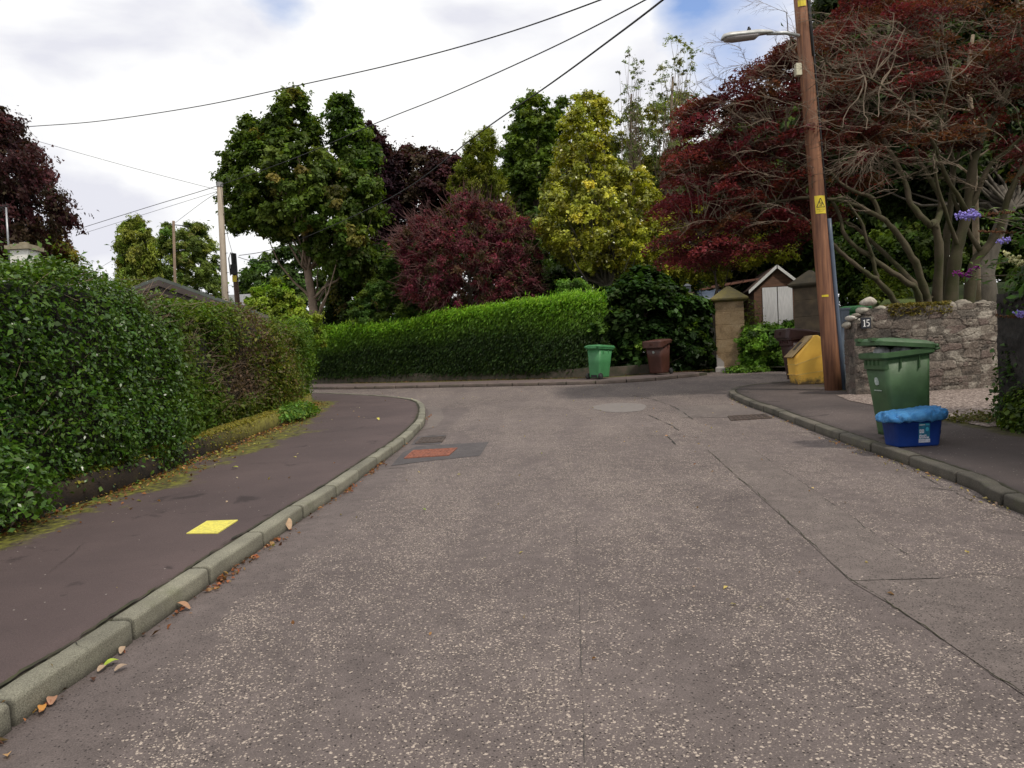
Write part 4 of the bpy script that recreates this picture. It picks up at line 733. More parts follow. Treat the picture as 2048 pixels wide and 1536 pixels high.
# ================================================================ STONE WALLS
M_stone = attrmat('rubble_stone', .9, .7, 45, .38)
def worley(u, v, sx, sy, seed):
    g = np.random.default_rng(seed); gx = np.floor(u/sx).astype(int); gy = np.floor(v/sy).astype(int); f1 = np.full(u.shape, 9.); f2 = f1.copy(); idm = np.zeros(u.shape, int)
    tab = g.uniform(.22, .78, (64, 64, 2)); 
    for a in (-1, 0, 1):
        for b in (-1, 0, 1):
            cx, cy = gx+a, gy+b; j = tab[cx % 64, cy % 64]; sh = .5*(cy % 2); d = (np.abs(u/sx-(cx+j[..., 0]))**3+np.abs(v/sy-(cy+j[..., 1]))**3)**(1/3); nw = d < f1
            f2 = np.where(nw, f1, np.minimum(f2, d)); idm = np.where(nw, (cx*131+cy*17) % 997, idm); f1 = np.where(nw, d, f1)
    return f1, f2, idm
def panel(mbV, mbF, mbC, O, U, Vv, W_, H_, res, seed, topfn=None, tone=1., dark=False):
    O, U, Vv = map(lambda q: np.array(tuple(q)), (O, U, Vv)); nu, nv = int(W_/res), int(H_/res); u, v = np.meshgrid(np.linspace(0, W_, nu+1), np.linspace(0, H_, nv+1))
    nrm = np.cross(U, Vv); wob = sines(seed, 8, 5, 25); q = np.stack([u.ravel(), v.ravel(), np.zeros(u.size)], 1); w1 = wob(q).reshape(u.shape)*.05; w2 = wob(q+5).reshape(u.shape)*.04
    f1, f2, idm = worley(u+w1+seed, v+w2, .31, .15, seed); f1b, f2b, idb = worley(u+w1*.5+3, v, .085, .06, seed+1)
    e = np.clip((f2-f1)*5, 0, 1); g = np.random.default_rng(seed); small = g.uniform(0, 1, 997)[idm] < .3; eb = np.clip((f2b-f1b)*4, 0, 1); e = np.where(small, np.minimum(e, eb), e)
    off = g.uniform(-.012, .02, 997); h = np.clip(e*2.2, 0, 1)**.7*.016+off[idm]*np.clip(e*2, 0, 1)*.7; h += sines(seed+3, 8, 20, 70)(q).reshape(u.shape)*.010+g.normal(0, .0035, u.shape); h = h*np.clip(np.minimum(u, W_-u)/.03, 0, 1)
    if topfn is not None: v = np.minimum(v, topfn(u))
    p = O+u[..., None]*U+v[..., None]*Vv+h[..., None]*nrm
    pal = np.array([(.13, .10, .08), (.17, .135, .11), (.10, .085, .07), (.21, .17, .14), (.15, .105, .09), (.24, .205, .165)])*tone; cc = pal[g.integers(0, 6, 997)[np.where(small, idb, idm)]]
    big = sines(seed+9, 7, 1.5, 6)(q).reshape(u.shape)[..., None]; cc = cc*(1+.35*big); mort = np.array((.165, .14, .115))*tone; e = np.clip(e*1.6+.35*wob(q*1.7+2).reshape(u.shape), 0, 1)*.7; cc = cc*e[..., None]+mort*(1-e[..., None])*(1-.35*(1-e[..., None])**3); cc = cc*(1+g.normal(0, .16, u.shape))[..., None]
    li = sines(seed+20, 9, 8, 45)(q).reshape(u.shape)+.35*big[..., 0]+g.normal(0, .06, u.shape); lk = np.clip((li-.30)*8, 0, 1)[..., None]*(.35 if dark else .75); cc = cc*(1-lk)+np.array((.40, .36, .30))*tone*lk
    dk = np.clip((-li-.33)*9, 0, 1)[..., None]*.7; cc = cc*(1-dk)+np.array((.035, .03, .026))*dk
    b = sum(len(x) for x in mbV); mbV.append(p.reshape(-1, 3)); mbC.append(cc.reshape(-1, 3)); i = np.arange(nv)[:, None]*(nu+1)+np.arange(nu)[None]; i = i.ravel()
    mbF.append(np.stack([i, i+1, i+nu+2, i+nu+1], 1)+b)
def cobble(c, r, seed, sub=2):
    bm = bmesh.new(); bmesh.ops.create_icosphere(bm, subdivisions=sub, radius=1); g = random.Random(seed); k = [Vector((g.gauss(0, 1), g.gauss(0, 1), g.gauss(0, 1))) for _ in range(5)]
    vs = [];
    for v in bm.verts:
        q = v.co.normalized(); s = 1+.10*sum(math.sin(q.dot(a)*2.2+i) for i, a in enumerate(k))/1.5; vs.append((c[0]+q.x*r[0]*s, c[1]+q.y*r[1]*s, c[2]+q.z*r[2]*s))
    fs = [tuple(v.index for v in f.verts) for f in bm.faces]; bm.free(); return vs, fs
A = Vector((6.30, 14.18, 0)); Bq = Vector((9.6, 14.05, 0)); A.z = gz(A.x, A.y)+.06; ux = (Bq-A); ux.z = .033; ux.normalize(); nyd = Vector((-ux.y, ux.x, 0)).normalized()
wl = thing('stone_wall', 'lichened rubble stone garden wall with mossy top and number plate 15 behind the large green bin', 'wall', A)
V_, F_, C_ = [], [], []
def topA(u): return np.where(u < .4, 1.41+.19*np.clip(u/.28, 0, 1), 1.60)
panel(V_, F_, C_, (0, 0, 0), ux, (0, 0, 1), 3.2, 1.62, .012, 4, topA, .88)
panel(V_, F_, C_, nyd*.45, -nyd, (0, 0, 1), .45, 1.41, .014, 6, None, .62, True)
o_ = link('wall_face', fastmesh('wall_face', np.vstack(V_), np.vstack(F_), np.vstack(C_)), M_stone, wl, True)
mb = MB(); mb.loft([[ux*u+nyd*.02+Vector((0, 0, -.1)), ux*u+nyd*.02+Vector((0, 0, h)), ux*u+nyd*.44+Vector((0, 0, h)), ux*u+nyd*.44+Vector((0, 0, -.1))] for u, h in ((.02, 1.38), (.28, 1.57), (3.2, 1.57))]); mb.obj('wall_core', simple('wall_rubble', (.14, .12, .10), (.07, .06, .05), 9, .95, bmp=.8), wl)
mb = MB(); 
def lw(px, py, Y=14.2): q = P(px, py, Y)-A; return q
pale = [(.42, .38, .32), (.36, .33, .27), (.30, .27, .22), (.45, .42, .37)]
cst = [(1737, 603, .14, .085), (1725, 622, .09, .07), (1745, 625, .07, .06), (1712, 640, .09, .055), (1730, 640, .075, .045), (1762, 618, .09, .06), (1752, 634, .10, .04), (1701, 636, .06, .05), (1779, 620, .10, .075), (1696, 650, .05, .07), (1815, 628, .13, .09), (1790, 633, .07, .06), (1909, 614, .085, .10), (1925, 608, .12, .09), (1975, 612, .06, .09), (1845, 632, .09, .05), (1880, 626, .08, .06), (1715, 630, .05, .04), (1768, 633, .05, .03), (1950, 615, .10, .09)]
for i, (px, py, rx, rz_) in enumerate(cst):
    q = lw(px, py); vs, fs = cobble((q.x, q.y+.06+rnd.uniform(0, .1), q.z), (rx, .16, rz_), i); vs = [(q.x+.035+(v[0]-q.x)*((1-.55*(v[2]-q.z)/rz_) if i == 0 else 1), v[1], v[2]) for v in vs]; mb.add(vs, fs, pale[i % 4] if i < 10 else (.24, .21, .17))
for i in range(26):
    u = rnd.uniform(.35, 3.1); q = ux*u+nyd*rnd.uniform(.1, .4)+Vector((0, 0, 1.56)); vs, fs = cobble(q, (rnd.uniform(.08, .16), .12, rnd.uniform(.06, .1)), 50+i); mb.add(vs, fs, (.2, .175, .14))
mb.obj('coping_stones', attrmat('coping_stone', .9, .5, 40, .3), wl, True)
# moss cushions
k = 9000; xs_ = R.uniform(.62, 3.0, k); cl = sines(77, 6, 2, 9)(np.stack([xs_, xs_*0, xs_*0], 1)); ok = (cl > -.12) | ((xs_ > 1.0) & (xs_ < 1.75)); xs_ = xs_[ok]; k = len(xs_)
p = np.array(ux)[None]*xs_[:, None]+np.array(nyd)[None]*R.uniform(-.05, .4, k)[:, None]+np.stack([np.zeros(k), np.zeros(k), 1.60+R.uniform(-.16, .07, k)], 1)
leaves('moss', p, R.normal(0, .5, (k, 3))+(0, -.4, .8), .045, palette(k, [(.13, .10, .018), (.17, .14, .02), (.09, .075, .015)]), M_leaf, wl, .8)
# number plate
def textmesh(body, size, ext=.001):
    cu = bpy.data.curves.new('txt', 'FONT'); cu.body = body; cu.size = size; cu.extrude = ext; cu.align_x = 'CENTER'; cu.align_y = 'CENTER'
    o = bpy.data.objects.new('txt', cu); S.collection.objects.link(o); bpy.context.view_layer.update(); me = bpy.data.meshes.new_from_object(o); bpy.data.objects.remove(o); return me
M_white = simple('white_paint', (.8, .8, .78), (.7, .7, .68), 9, .5)
def plate15():
    c = P(1732, 646, 14.10); t = thing('number_plate', 'small dark slate house number plate reading 15 on the stone wall', 'sign', c, math.atan2(ux.y, ux.x))
    mb = MB(); mb.box((-.088, -.012, -.10), (.088, .012, .10)); mb.obj('slate', simple('slate', (.022, .025, .035), (.014, .016, .022), 12, .5), t, bevel=.004)
    d = MB(); y0, y1 = -.017, -.0125
    def pl(pts):
        n = len(pts); d.add([(x, y0, z) for x, z in pts]+[(x, y1, z) for x, z in pts], [tuple(range(n))]+[(i, i+n, (i+1) % n+n, (i+1) % n) for i in range(n)])
    pl([(-.043, -.058), (-.024, -.058), (-.024, .060), (-.032, .060), (-.043, .052)]); pl([(-.056, -.066), (-.011, -.066), (-.011, -.058), (-.056, -.058)]); pl([(-.062, .038), (-.043, .045), (-.043, .056), (-.060, .044)])
    pl([(.010, .062), (.058, .062), (.052, .045), (.010, .045)]); pl([(.004, .002), (.015, .006), (.018, .062), (.008, .062)])
    arc = [(.004+.0, .010)]; out, inn = [], []
    for i in range(13):
        a = math.radians(115-i*20.5); out.append((.026+.033*math.cos(a), -.024+.040*math.sin(a))); inn.append((.024+.020*math.cos(a), -.024+.028*math.sin(a)))
    for i in range(12): pl([out[i], inn[i], inn[i+1], out[i+1]][::-1])
    d.obj('numerals', M_white, t); return t
plate15()
# near dark wall at the right edge
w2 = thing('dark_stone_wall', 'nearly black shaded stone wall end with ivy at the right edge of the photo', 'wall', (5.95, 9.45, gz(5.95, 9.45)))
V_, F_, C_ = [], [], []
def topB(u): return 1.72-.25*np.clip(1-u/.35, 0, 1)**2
panel(V_, F_, C_, (0, 0, 0), (1, 0, 0), (0, 0, 1), .5, 1.7, .02, 14, lambda u: topB(u), .075, True)  # stone tone cut very low: the wall's shade is put into its colour
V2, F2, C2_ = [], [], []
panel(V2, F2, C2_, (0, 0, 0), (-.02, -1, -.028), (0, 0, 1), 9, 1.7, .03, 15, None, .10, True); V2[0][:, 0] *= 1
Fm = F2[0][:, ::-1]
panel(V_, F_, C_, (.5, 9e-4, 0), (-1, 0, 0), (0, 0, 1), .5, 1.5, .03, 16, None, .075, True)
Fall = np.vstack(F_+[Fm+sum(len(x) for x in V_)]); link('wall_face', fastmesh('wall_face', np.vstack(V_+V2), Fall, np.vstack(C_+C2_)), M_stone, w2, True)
mb = MB(); mb.loft([[(.01-.02*u, -u, -.1-.028*u), (.01-.02*u, -u, 1.55-.028*u), (.12-.02*u, -u, 1.72-.028*u), (.4-.02*u, -u, 1.74-.028*u), (.5-.02*u, -u, 1.5-.028*u), (.5-.02*u, -u, -.1)] for u in (.01, 3, 6, 9)]); mb.obj('wall_core', simple('shade_toned_stone', (.04, .037, .032), (.02, .018, .016), 9, .95, bmp=.8), w2)

# ================================================================ GATE PILLARS
def sandstone():
    m, t, b = newmat('sandstone'); col = ramp(t, nz(t, 2.2, 6, .6), [(.3, (.17, .115, .06)), (.5, (.32, .225, .125)), (.7, (.40, .30, .185))])
    st = ramp(t, nz(t, 1.6, 6, .65, dist=.5), [(.56, (0,)*3), (.66, (.85,)*3)]); col = mixc(t, st, col, (.06, .048, .035))
    sx = t.nodes.new('ShaderNodeSeparateXYZ'); c = t.nodes.new('ShaderNodeTexCoord'); t.links.new(c.outputs['Object'], sx.inputs[0])
    col = mixc(t, .8, col, ramp(t, nz(t, 38, 6, .7), [(.3, (.62,)*3), (.7, (1.4,)*3)]), 'MULTIPLY')
    f = mt(t, 'ADD', mt(t, 'MULTIPLY', sx.outputs[2], -1.6), mt(t, 'MULTIPLY', nz(t, 3.5, 6, .7), 1.6)); f = mt(t, 'SUBTRACT', f, mt(t, 'MULTIPLY', sx.outputs[0], 1.6)); col = mixc(t, ramp(t, f, [(.75, (0,)*3), (.82, (1,)*3)]), col, (.42, .39, .37))
    t.links.new(col, b.inputs['Base Color']); b.inputs['Roughness'].default_value = .9; bump(t, b, nz(t, 30, 6, .65), .6, .02); return m
M_sand = sandstone(); M_cap = simple('mossy_cap', (.17, .14, .04), (.10, .085, .05), 3.5, .95, bmp=.8, bscale=30)
def pillar(label, loc, rz, w, h, m, capm, ch=.42, dark=False):
    t = thing('gate_pillar', label, 'pillar', loc, rz, 'old sandstone gate pillars'); mb = MB()
    def sq(a, z): return [(-a, -a, z), (a, -a, z), (a, a, z), (-a, a, z)]
    rg = [sq(w*.5, .14)]
    for q_ in (.26, .46, .67, .86): zz_ = h*q_; rg += [sq(w*.5, zz_-.012), sq(w*.488, zz_-.004), sq(w*.488, zz_+.004), sq(w*.5, zz_+.012)]
    mb.loft(rg+[sq(w*.49, h)]); mb.obj('shaft', m, t, bevel=.008)
    mb = MB(); mb.loft([sq(w*.56, -.1), sq(w*.56, .12), sq(w*.5, .16)]); mb.obj('plinth', m, t, bevel=.02)
    mb = MB(); mb.loft([sq(w*.5, h-.002), sq(w*.54, h+.02), sq(w*.66, h+.06), sq(w*.67, h+.12), sq(w*.34, h+.12+ch*.55), sq(w*.06, h+.12+ch)]); mb.obj('capstone', capm, t, bevel=.015); return t
p1 = G(1457, 733, 0); X1 = P(1457, 600, 26.0).x
pillar('square sandstone gate pillar with mossy pyramid cap and white paint at its foot, standing clear beside the nettles', (X1, 26.0, gz(X1, 26)), math.radians(-14), .92, 2.28, M_sand, M_cap)
X2 = P(1622, 600, 21.6).x
pillar('dark weathered gate pillar half hidden behind the wooden pole', (X2, 21.6, gz(X2, 21.6)), math.radians(-38), .72, 2.42, simple('dark_sandstone', (.16, .12, .075), (.05, .04, .034), 2.4, .9, bmp=.7, bscale=25), simple('dark_cap', (.09, .072, .045), (.045, .04, .028), 5, .95, bmp=.6), .38)
# nettles between the pillars
NE = [(.05, .12, .02), (.07, .16, .03), (.10, .20, .04), (.035, .08, .018)]
tree('nettle_bed', 'bright green nettles and brambles growing between the two gate pillars', 'plant', (P(1540, 600, 25).x, 25, gz(8.4, 25)+.05), P(1540, 700, 25), .02, [(1480, 660), (1500, 650), (1540, 648), (1575, 642), (1600, 645), (1620, 680), (1600, 745), (1490, 742), (1478, 700)], 25.2, 1.1, 170, .26, 170, .11, NE, aspect=.5, nb=40)
plant('weeds', 'clump of low bright weeds at the foot of the clear sandstone pillar', 'plant', (P(1500, 700, 24.6).x, 24.6, gz(7.8, 24.6)), (.9, .5), 1800, .09, NE, .25)
plant('weeds', 'spindly bramble stems beside the pillar in front of the open shed side', 'plant', (P(1508, 700, 26.3).x, 26.3, gz(8, 26.3)+.9), (.5, .4), 500, .10, [(.10, .14, .04), (.07, .11, .03)], 1.5)

# ================================================================ SHED
sh0 = P(1556, 640, 33.5); sh0.z = P(1556, 652, 33.5).z
sh = thing('garden_shed', 'old brown boarded shed with white double doors and white bargeboards seen between the pillars', 'shed', sh0, math.radians(-6))
M_board = simple('brown_boards', (.20, .10, .06), (.09, .05, .035), 3, .8, stretch=(.5, 1, 5), bmp=.4)
wS, hS, rS, dS = .98, 1.72, 2.55, 3.2
mb = MB()
for i in range(12):
    z0 = i*.145; z1 = z0+.15
    for x0, x1 in ((-wS, -.64), (.64, wS)): mb.box((x0, -.02, z0), (x1, .02+.01*(i % 2), z1-.005))
for i in range(6):
    z0 = 1.70+i*.14; hw = wS*(1-(z0-hS)/(rS-hS)); hw = max(.05, min(wS, hw)); mb.box((-hw, -.022, z0), (hw, .02, z0+.135))
mb.box((-wS, .03, 0), (-wS+.04, dS, hS)); mb.box((wS-.04, .03, 0), (wS, dS, hS)); mb.box((-wS, dS, 0), (wS, dS+.04, hS)); mb.obj('wall', M_board, sh)
for s in (-1, 1):
    d = MB()
    for i in range(6): x0 = s*(.02+i*.102); d.box((min(x0, x0+s*.098), -.05, .05), (max(x0, x0+s*.098), -.025, 1.68))
    d.obj('door', simple('white_boards', (.86, .85, .86), (.66, .66, .67), 5, .6, stretch=(8, 1, .6)), sh)
rf = MB()
for s in (-1, 1): rf.add([(0, -.15, rS+.05), (s*(wS+.2), -.15, hS-.1), (s*(wS+.2), dS+.1, hS-.1), (0, dS+.1, rS+.05), (0, -.15, rS+.0), (s*(wS+.2), -.15, hS-.15), (s*(wS+.2), dS+.1, hS-.15), (0, dS+.1, rS+.0)], [(0, 1, 2, 3), (4, 5, 6, 7), (0, 1, 5, 4), (2, 3, 7, 6), (1, 2, 6, 5), (0, 3, 7, 4)])
rf.obj('roof', simple('felt_roof', (.10, .055, .045), (.06, .04, .03), 3, .9), sh)
for s in (-1, 1):
    bb = MB(); a = Vector((s*.02, 0, rS+.07)); e = Vector((s*(wS+.24), 0, hS-.13)); dn = Vector((0, 0, -.15))
    bb.add([a+Vector((0, -.18, 0)), e+Vector((0, -.18, 0)), e+dn+Vector((0, -.18, 0)), a+dn+Vector((0, -.18, 0)), a+Vector((0, -.152, 0)), e+Vector((0, -.152, 0)), e+dn+Vector((0, -.152, 0)), a+dn+Vector((0, -.152, 0))], [(0, 1, 2, 3), (7, 6, 5, 4), (0, 4, 5, 1), (3, 2, 6, 7), (1, 5, 6, 2), (0, 3, 7, 4)]); bb.obj('bargeboard', M_white, sh)
lt = P(1465, 640, 35.0); lt.z = sh0.z
ln_ = thing('lean_to', 'dark open lean-to with a rusty sloping roof beside the brown shed', 'shed', lt); mb = MB(); mb.box((-1.6, 1.9, 0), (1.1, 2.0, 1.7)); mb.box((-1.65, 0, 0), (-1.55, 2, 1.6)); mb.obj('wall', simple('dark_boards', (.03, .024, .02), (.015, .012, .01), 5, .9), ln_)
mb = MB(); mb.add([(-1.9, -.3, 1.78), (1.2, -.3, 2.2), (1.2, 2.2, 2.4), (-1.9, 2.2, 1.98), (-1.9, -.3, 1.72), (1.2, -.3, 2.14), (1.2, 2.2, 2.34), (-1.9, 2.2, 1.92)], [(0, 1, 2, 3), (7, 6, 5, 4), (0, 4, 5, 1), (1, 5, 6, 2), (2, 6, 7, 3), (3, 7, 4, 0)]); mb.obj('roof', simple('rust_roof', (.20, .08, .05), (.10, .05, .035), 4, .8), ln_)
tp = P(1430, 640, 34.0); mb = MB(); rings = []
for i in range(9):
    x = -.75+i*.19; z = .06*math.sin(i*1.7); rings.append([(x, -.6, 1.15+z), (x, .1, 1.72+z*.5), (x, .9, 1.75-z), (x, .9, 0), (x, -.6, 0)])
mb.loft(rings); o_ = mb.obj('tarpaulin', simple('blue_grey_tarp', (.10, .13, .19), (.05, .065, .1), 3, .4, bmp=.5, bscale=6), None, True); o_.location = (tp.x, tp.y, sh0.z); tag(o_, 'blue grey sheeted heap behind the hedge left of the clear gate pillar', 'tarpaulin')
b0 = P(1375, 600, 27.2); lb_ = thing('brick_pier', 'small brick pier with a grey lantern poking above the dark hedge', 'pier', (b0.x, b0.y, gz(b0.x, b0.y)+.1)); H0 = P(1375, 588, 27.2).z-lb_.location.z
mb = MB(); mb.box((-.17, -.17, 0), (.17, .17, H0)); mb.obj('brickwork', simple('brick', (.30, .15, .09), (.18, .10, .07), 12, .9, bmp=.4), lb_, bevel=.01)
mb = MB(); mb.box((-.2, -.2, H0+.002), (.2, .2, H0+.05)); mb.obj('slab', M_twig, lb_); mb = MB(); mb.box((-.11, -.11, H0+.052), (.11, .11, H0+.27)); mb.loft([[(-.14, -.14, H0+.272), (.14, -.14, H0+.272), (.14, .14, H0+.272), (-.14, .14, H0+.272)], [(-.04, -.04, H0+.36), (.04, -.04, H0+.36), (.04, .04, H0+.36), (-.04, .04, H0+.36)]]); mb.obj('lantern', simple('grey_metal', (.13, .14, .16), (.09, .1, .11), 6, .5, .4), lb_, bevel=.01)

# ================================================================ WHEELIE BINS
def rr(hx, hy, r, z, cx=0, cy=0, n=5):
    o = []
    for sx, sy, a0 in ((1, 1, 0), (-1, 1, 90), (-1, -1, 180), (1, -1, 270)):
        for i in range(n):
            a = math.radians(a0+90*i/(n-1)); o.append((cx+sx*(hx-r)+r*math.cos(a), cy+sy*(hy-r)+r*math.sin(a), z))
    return o
def plastic(name, c, var=.8, rough=.42):
    m, t, b = newmat(name); col = ramp(t, nz(t, 3.5, 6, .65), [(.3, tuple(x*var for x in c)), (.7, tuple(min(1, x*1.12+.004) for x in c))]); t.links.new(col, b.inputs['Base Color'])
    t.links.new(ramp(t, nz(t, 5, 5), [(.3, (rough-.08,)*3), (.7, (rough+.18,)*3)]), b.inputs['Roughness']); bump(t, b, nz(t, 45, 5), .08, .01); return m
M_rub = simple('black_rubber', (.02, .02, .022), (.012, .012, .012), 20, .7)
M_pale = simple('pale_print', (.50, .55, .52), (.33, .4, .35), 30, .6)
def wheelie(label, loc, rz, m, s=1.0, lid=0, deep=False, emblem=None, group='wheelie bins put out on the pavements', lidm=None, waste=False, deco=None):
    t = thing('wheelie_bin', label, 'wheelie bin', loc, rz, group); k = s
    mb = MB(); B = []
    for z, f in ((.05, 0), (.09, .02), (.5, .45), (.93, .93)):
        hx = (.225+.05*f)*k; yb = .285*k; yf = -(.20+.145*f)*k; B.append(rr(hx, (yb-yf)/2, .06*k, z*k, 0, (yb+yf)/2))
    mb.loft(B, True); mb.obj('body', m, t, True)
    for p_ in t.children[-1].data.polygons: p_.use_smooth = len(p_.vertices) == 4
    rim = MB(); yc = (.285-.345)/2*k
    R1 = [rr(.285*k, .335*k, .07*k, .905*k, 0, yc), rr(.315*k, .365*k, .08*k, .925*k, 0, yc), rr(.315*k, .365*k, .08*k, .975*k, 0, yc), rr(.30*k, .35*k, .075*k, .982*k, 0, yc), rr(.27*k, .32*k, .06*k, .975*k, 0, yc), rr(.262*k, .31*k, .06*k, .80*k, 0, yc)]
    # the rim climbs to the rear
    R1 = [[(x, y, z+.035*k*max(-.2, min(1, (y+.1)/.35))) for x, y, z in r] for r in R1]; rim.loft(R1, False); rim.add(R1[-1], [tuple(range(20))])
    for x in (-.12, .12):
        for sgn in (-1, 1): rim.box((sgn*.275*k-.012, x*k-.008, .80*k), (sgn*.275*k+.012, x*k+.008, .93*k))
    for x in (-.15, -.05, .05, .15): rim.box((x*k-.008, -.36*k, .84*k), (x*k+.008, -.33*k, .92*k))
    rim.obj('rim', m, t)
    hd = MB(); hd.tube([(-.22*k, .36*k, .985*k), (-.22*k, .42*k, 1.0*k), (.22*k, .42*k, 1.0*k), (.22*k, .36*k, .985*k)], .014*k, 6); hd.obj('handle', m, t, True)
    for x in (-.24, -.08, .08, .24): hd2 = None
    ax = MB(); ax.tube([(-.27*k, .27*k, .10*k), (.27*k, .27*k, .10*k)], .012, 6); ax.box((-.12*k, .25*k, .06*k), (.12*k, .30*k, .14*k)); ax.obj('axle', M_rub, t)
    for sx in (-1, 1):
        w = MB(); cx, cy, cz, rw = sx*.265*k, .275*k, .10*k, .10*k; n = 18
        w.loft([[(cx+dx*.5, cy+r_*math.cos(a), cz+r_*math.sin(a)) for a in [2*math.pi*i/n for i in range(n)]] for dx, r_ in ((-.045, rw*.8), (-.04, rw*.97), (-.02, rw), (.02, rw), (.04, rw*.97), (.045, rw*.8))]); wo_ = w.obj('wheel', M_rub, t, True)
        h = MB(); h.loft([[(cx+sx*dx, cy+r_*math.cos(a), cz+r_*math.sin(a)) for a in [2*math.pi*i/12 for i in range(12)]] for dx, r_ in ((.024, rw*.55), (.032, rw*.45), (.032, rw*.01))], True); h.obj('hub', simple('wheel_hub', (.05, .05, .052)), wo_)
    # lid, hinged at the rear
    L = MB(); zt = 1.0*k; fz = -.18*k if deep else -.045*k; yh = .345*k
    def lp(x, y, z): return (x, y, z)
    secs = [rr(.33*k, .385*k, .09*k, fz, 0, yc-.012*k), rr(.33*k, .385*k, .09*k, -.002*k, 0, yc-.012*k), rr(.315*k, .37*k, .085*k, .018*k, 0, yc-.012*k), rr(.26*k, .31*k, .08*k, .035*k, 0, yc-.012*k), rr(.14*k, .17*k, .06*k, .05*k, 0, yc), rr(.02*k, .03*k, .01*k, .053*k, 0, yc)]
    inner = [rr(.318*k, .373*k, .085*k, fz, 0, yc-.012*k), rr(.318*k, .373*k, .085*k, -.012*k, 0, yc-.012*k), rr(.02*k, .03*k, .01*k, .02*k, 0, yc)]
    if deep:   # the front skirt is deep, the sides step up behind
        secs[0] = [(x, y, z if y < .02*k else -.045*k) for x, y, z in secs[0]]; inner[0] = [(x, y, z if y < .02*k else -.045*k) for x, y, z in inner[0]]
    allr = inner[::-1]+secs; ca, sa = math.cos(-lid), math.sin(-lid)
    def hinge(p_):
        x, y, z = p_; y -= yh; z += .012*k; y2, z2 = y*ca-z*sa, y*sa+z*ca; return (x, y2+yh, z2+zt+(.035*k if True else 0)*(max(-.2, min(1, (y2+yh+.1)/.35)) if lid == 0 else 1.0))
    L.loft([[hinge(p_) for p_ in r] for r in allr], True)
    if deep:
        for x in (-.03, 0, .03): vs_ = [hinge((x+a*.006, -.43*k+b_, z_)) for z_ in (-.12*k, -.05*k) for a, b_ in ((-1, -.012), (1, -.012), (1, .02), (-1, .02))]; L.add(vs_, [(3, 2, 1, 0), (4, 5, 6, 7), (0, 1, 5, 4), (1, 2, 6, 5), (2, 3, 7, 6), (3, 0, 4, 7)])
    else:
        for x in (-.17, .17):
            vs_ = [hinge((x+a*.05, b_*k, z_)) for z_ in (.0, .035*k) for a, b_ in ((-1, -.46), (1, -.46), (1, -.38), (-1, -.38))]; L.add(vs_, [(3, 2, 1, 0), (4, 5, 6, 7), (0, 1, 5, 4), (1, 2, 6, 5), (2, 3, 7, 6), (3, 0, 4, 7)])
    lo_ = L.obj('lid', lidm or m, t, False, bevel=0)
    for p_ in lo_.data.polygons: p_.use_smooth = abs(p_.normal.z) > .7
    for x in (-.24, .24): hl = MB(); hl.tube([((x-.05)*k, .355*k, 1.03*k), ((x+.05)*k, .355*k, 1.03*k)], .022*k, 8); hl.obj('hinge', m, t, True)
    if emblem:
        e = MB(); cy_, cz_, sc = emblem; yf = lambda z: -(.20+.145*max(0, (z/k-.09)/.84*.91+.02))*k-.004
        prev = None; pts = []
        for i in range(22):
            a = i/21*math.pi*1.9-.5; r_ = sc*(1-.03*i); pts.append((cy_+r_*.75*math.cos(a), cz_+r_*math.sin(a)))
        for (x0, z0), (x1, z1) in zip(pts, pts[1:]):
            e.tube([(x0, yf(z0), z0), (x1, yf(z1), z1)], .010*sc/.05, 5)
        e.tube([(cy_-sc*.2, yf(cz_+sc*.6), cz_+sc*.6), (cy_, yf(cz_), cz_), (cy_+sc*.25, yf(cz_-sc*.6), cz_-sc*.6)], [sc*.22, sc*.3, sc*.18], 6)
        if deco:
            e.obj('emblem', M_pale, t); e = MB()
            for i in range(11):
                x0 = cy_-.085+i*.016; hh = (.012, .008, .014, .008, .008, .013, .008, .012, .008, .01, .008)[i]; z0 = cz_-sc*1.75; e.box((x0, yf(z0)-.002, z0), (x0+.010, yf(z0)+.004, z0+hh))
        e.obj('lettering' if deco else 'emblem', M_pale, t)
    return t
M_gbin = plastic('green_plastic', (.045, .105, .038), .6, .52); M_gbin2 = plastic('bright_green_plastic', (.05, .21, .075), .8, .45); M_bbin = plastic('brown_plastic', (.07, .022, .014), .7, .45); M_bbin2 = plastic('maroon_plastic', (.045, .013, .012), .7, .4)
bp = G(1806, 862, .1)
nb_ = wheelie('large dark green bin with a lid propped open by rubbish, on the near right pavement', (4.40, 8.80, gz(4.40, 8.80)+.1), math.radians(-88), M_gbin, .97, math.radians(4.5), emblem=(.0, .63, .055), deco=True)
# rubbish: rests inside the bin
nb_.scale = (.92, .90, 1.05)
mb = MB()
for i, (x, y, r_) in enumerate(((-.12, -.12, .12), (.10, -.02, .13), (-.1, .1, .12), (.1, .2, .1), (.0, -.2, .1))):
    vs, fs = cobble((x, y, .93), (r_, r_, .10), 200+i, 3); mb.add(vs, fs)
o_ = mb.obj('rubbish', simple('pale_waste', (.7, .72, .74), (.12, .12, .13), 9, .5, bmp=.8, bscale=14), None); tag(o_, 'pale plastic rubbish showing under the lid of the large green bin', 'rubbish')
o_.matrix_world = Matrix.Translation(nb_.location) @ Matrix.Rotation(math.radians(-88), 4, 'Z') @ Matrix.Diagonal((.92, .90, 1.05, 1))
wheelie('light green bin with its wheels to the road in front of the far hedge', (2.72, 23.75, gz(2.72, 23.75)+.095), math.radians(131), M_gbin2, .97)
wheelie('reddish brown bin with a deep front lid beside the light green one', (4.62, 24.25, gz(4.62, 24.25)+.095), math.radians(-40), M_bbin, 1.03, 0, True, emblem=(0, .70, .05))
wheelie('dark maroon bin behind the yellow grit bin, lid ajar', (P(1598, 700, 18.3).x, 18.3, gz(6.8, 18.3)+.1), math.radians(-82), M_bbin2, 1.08, math.radians(7), True)
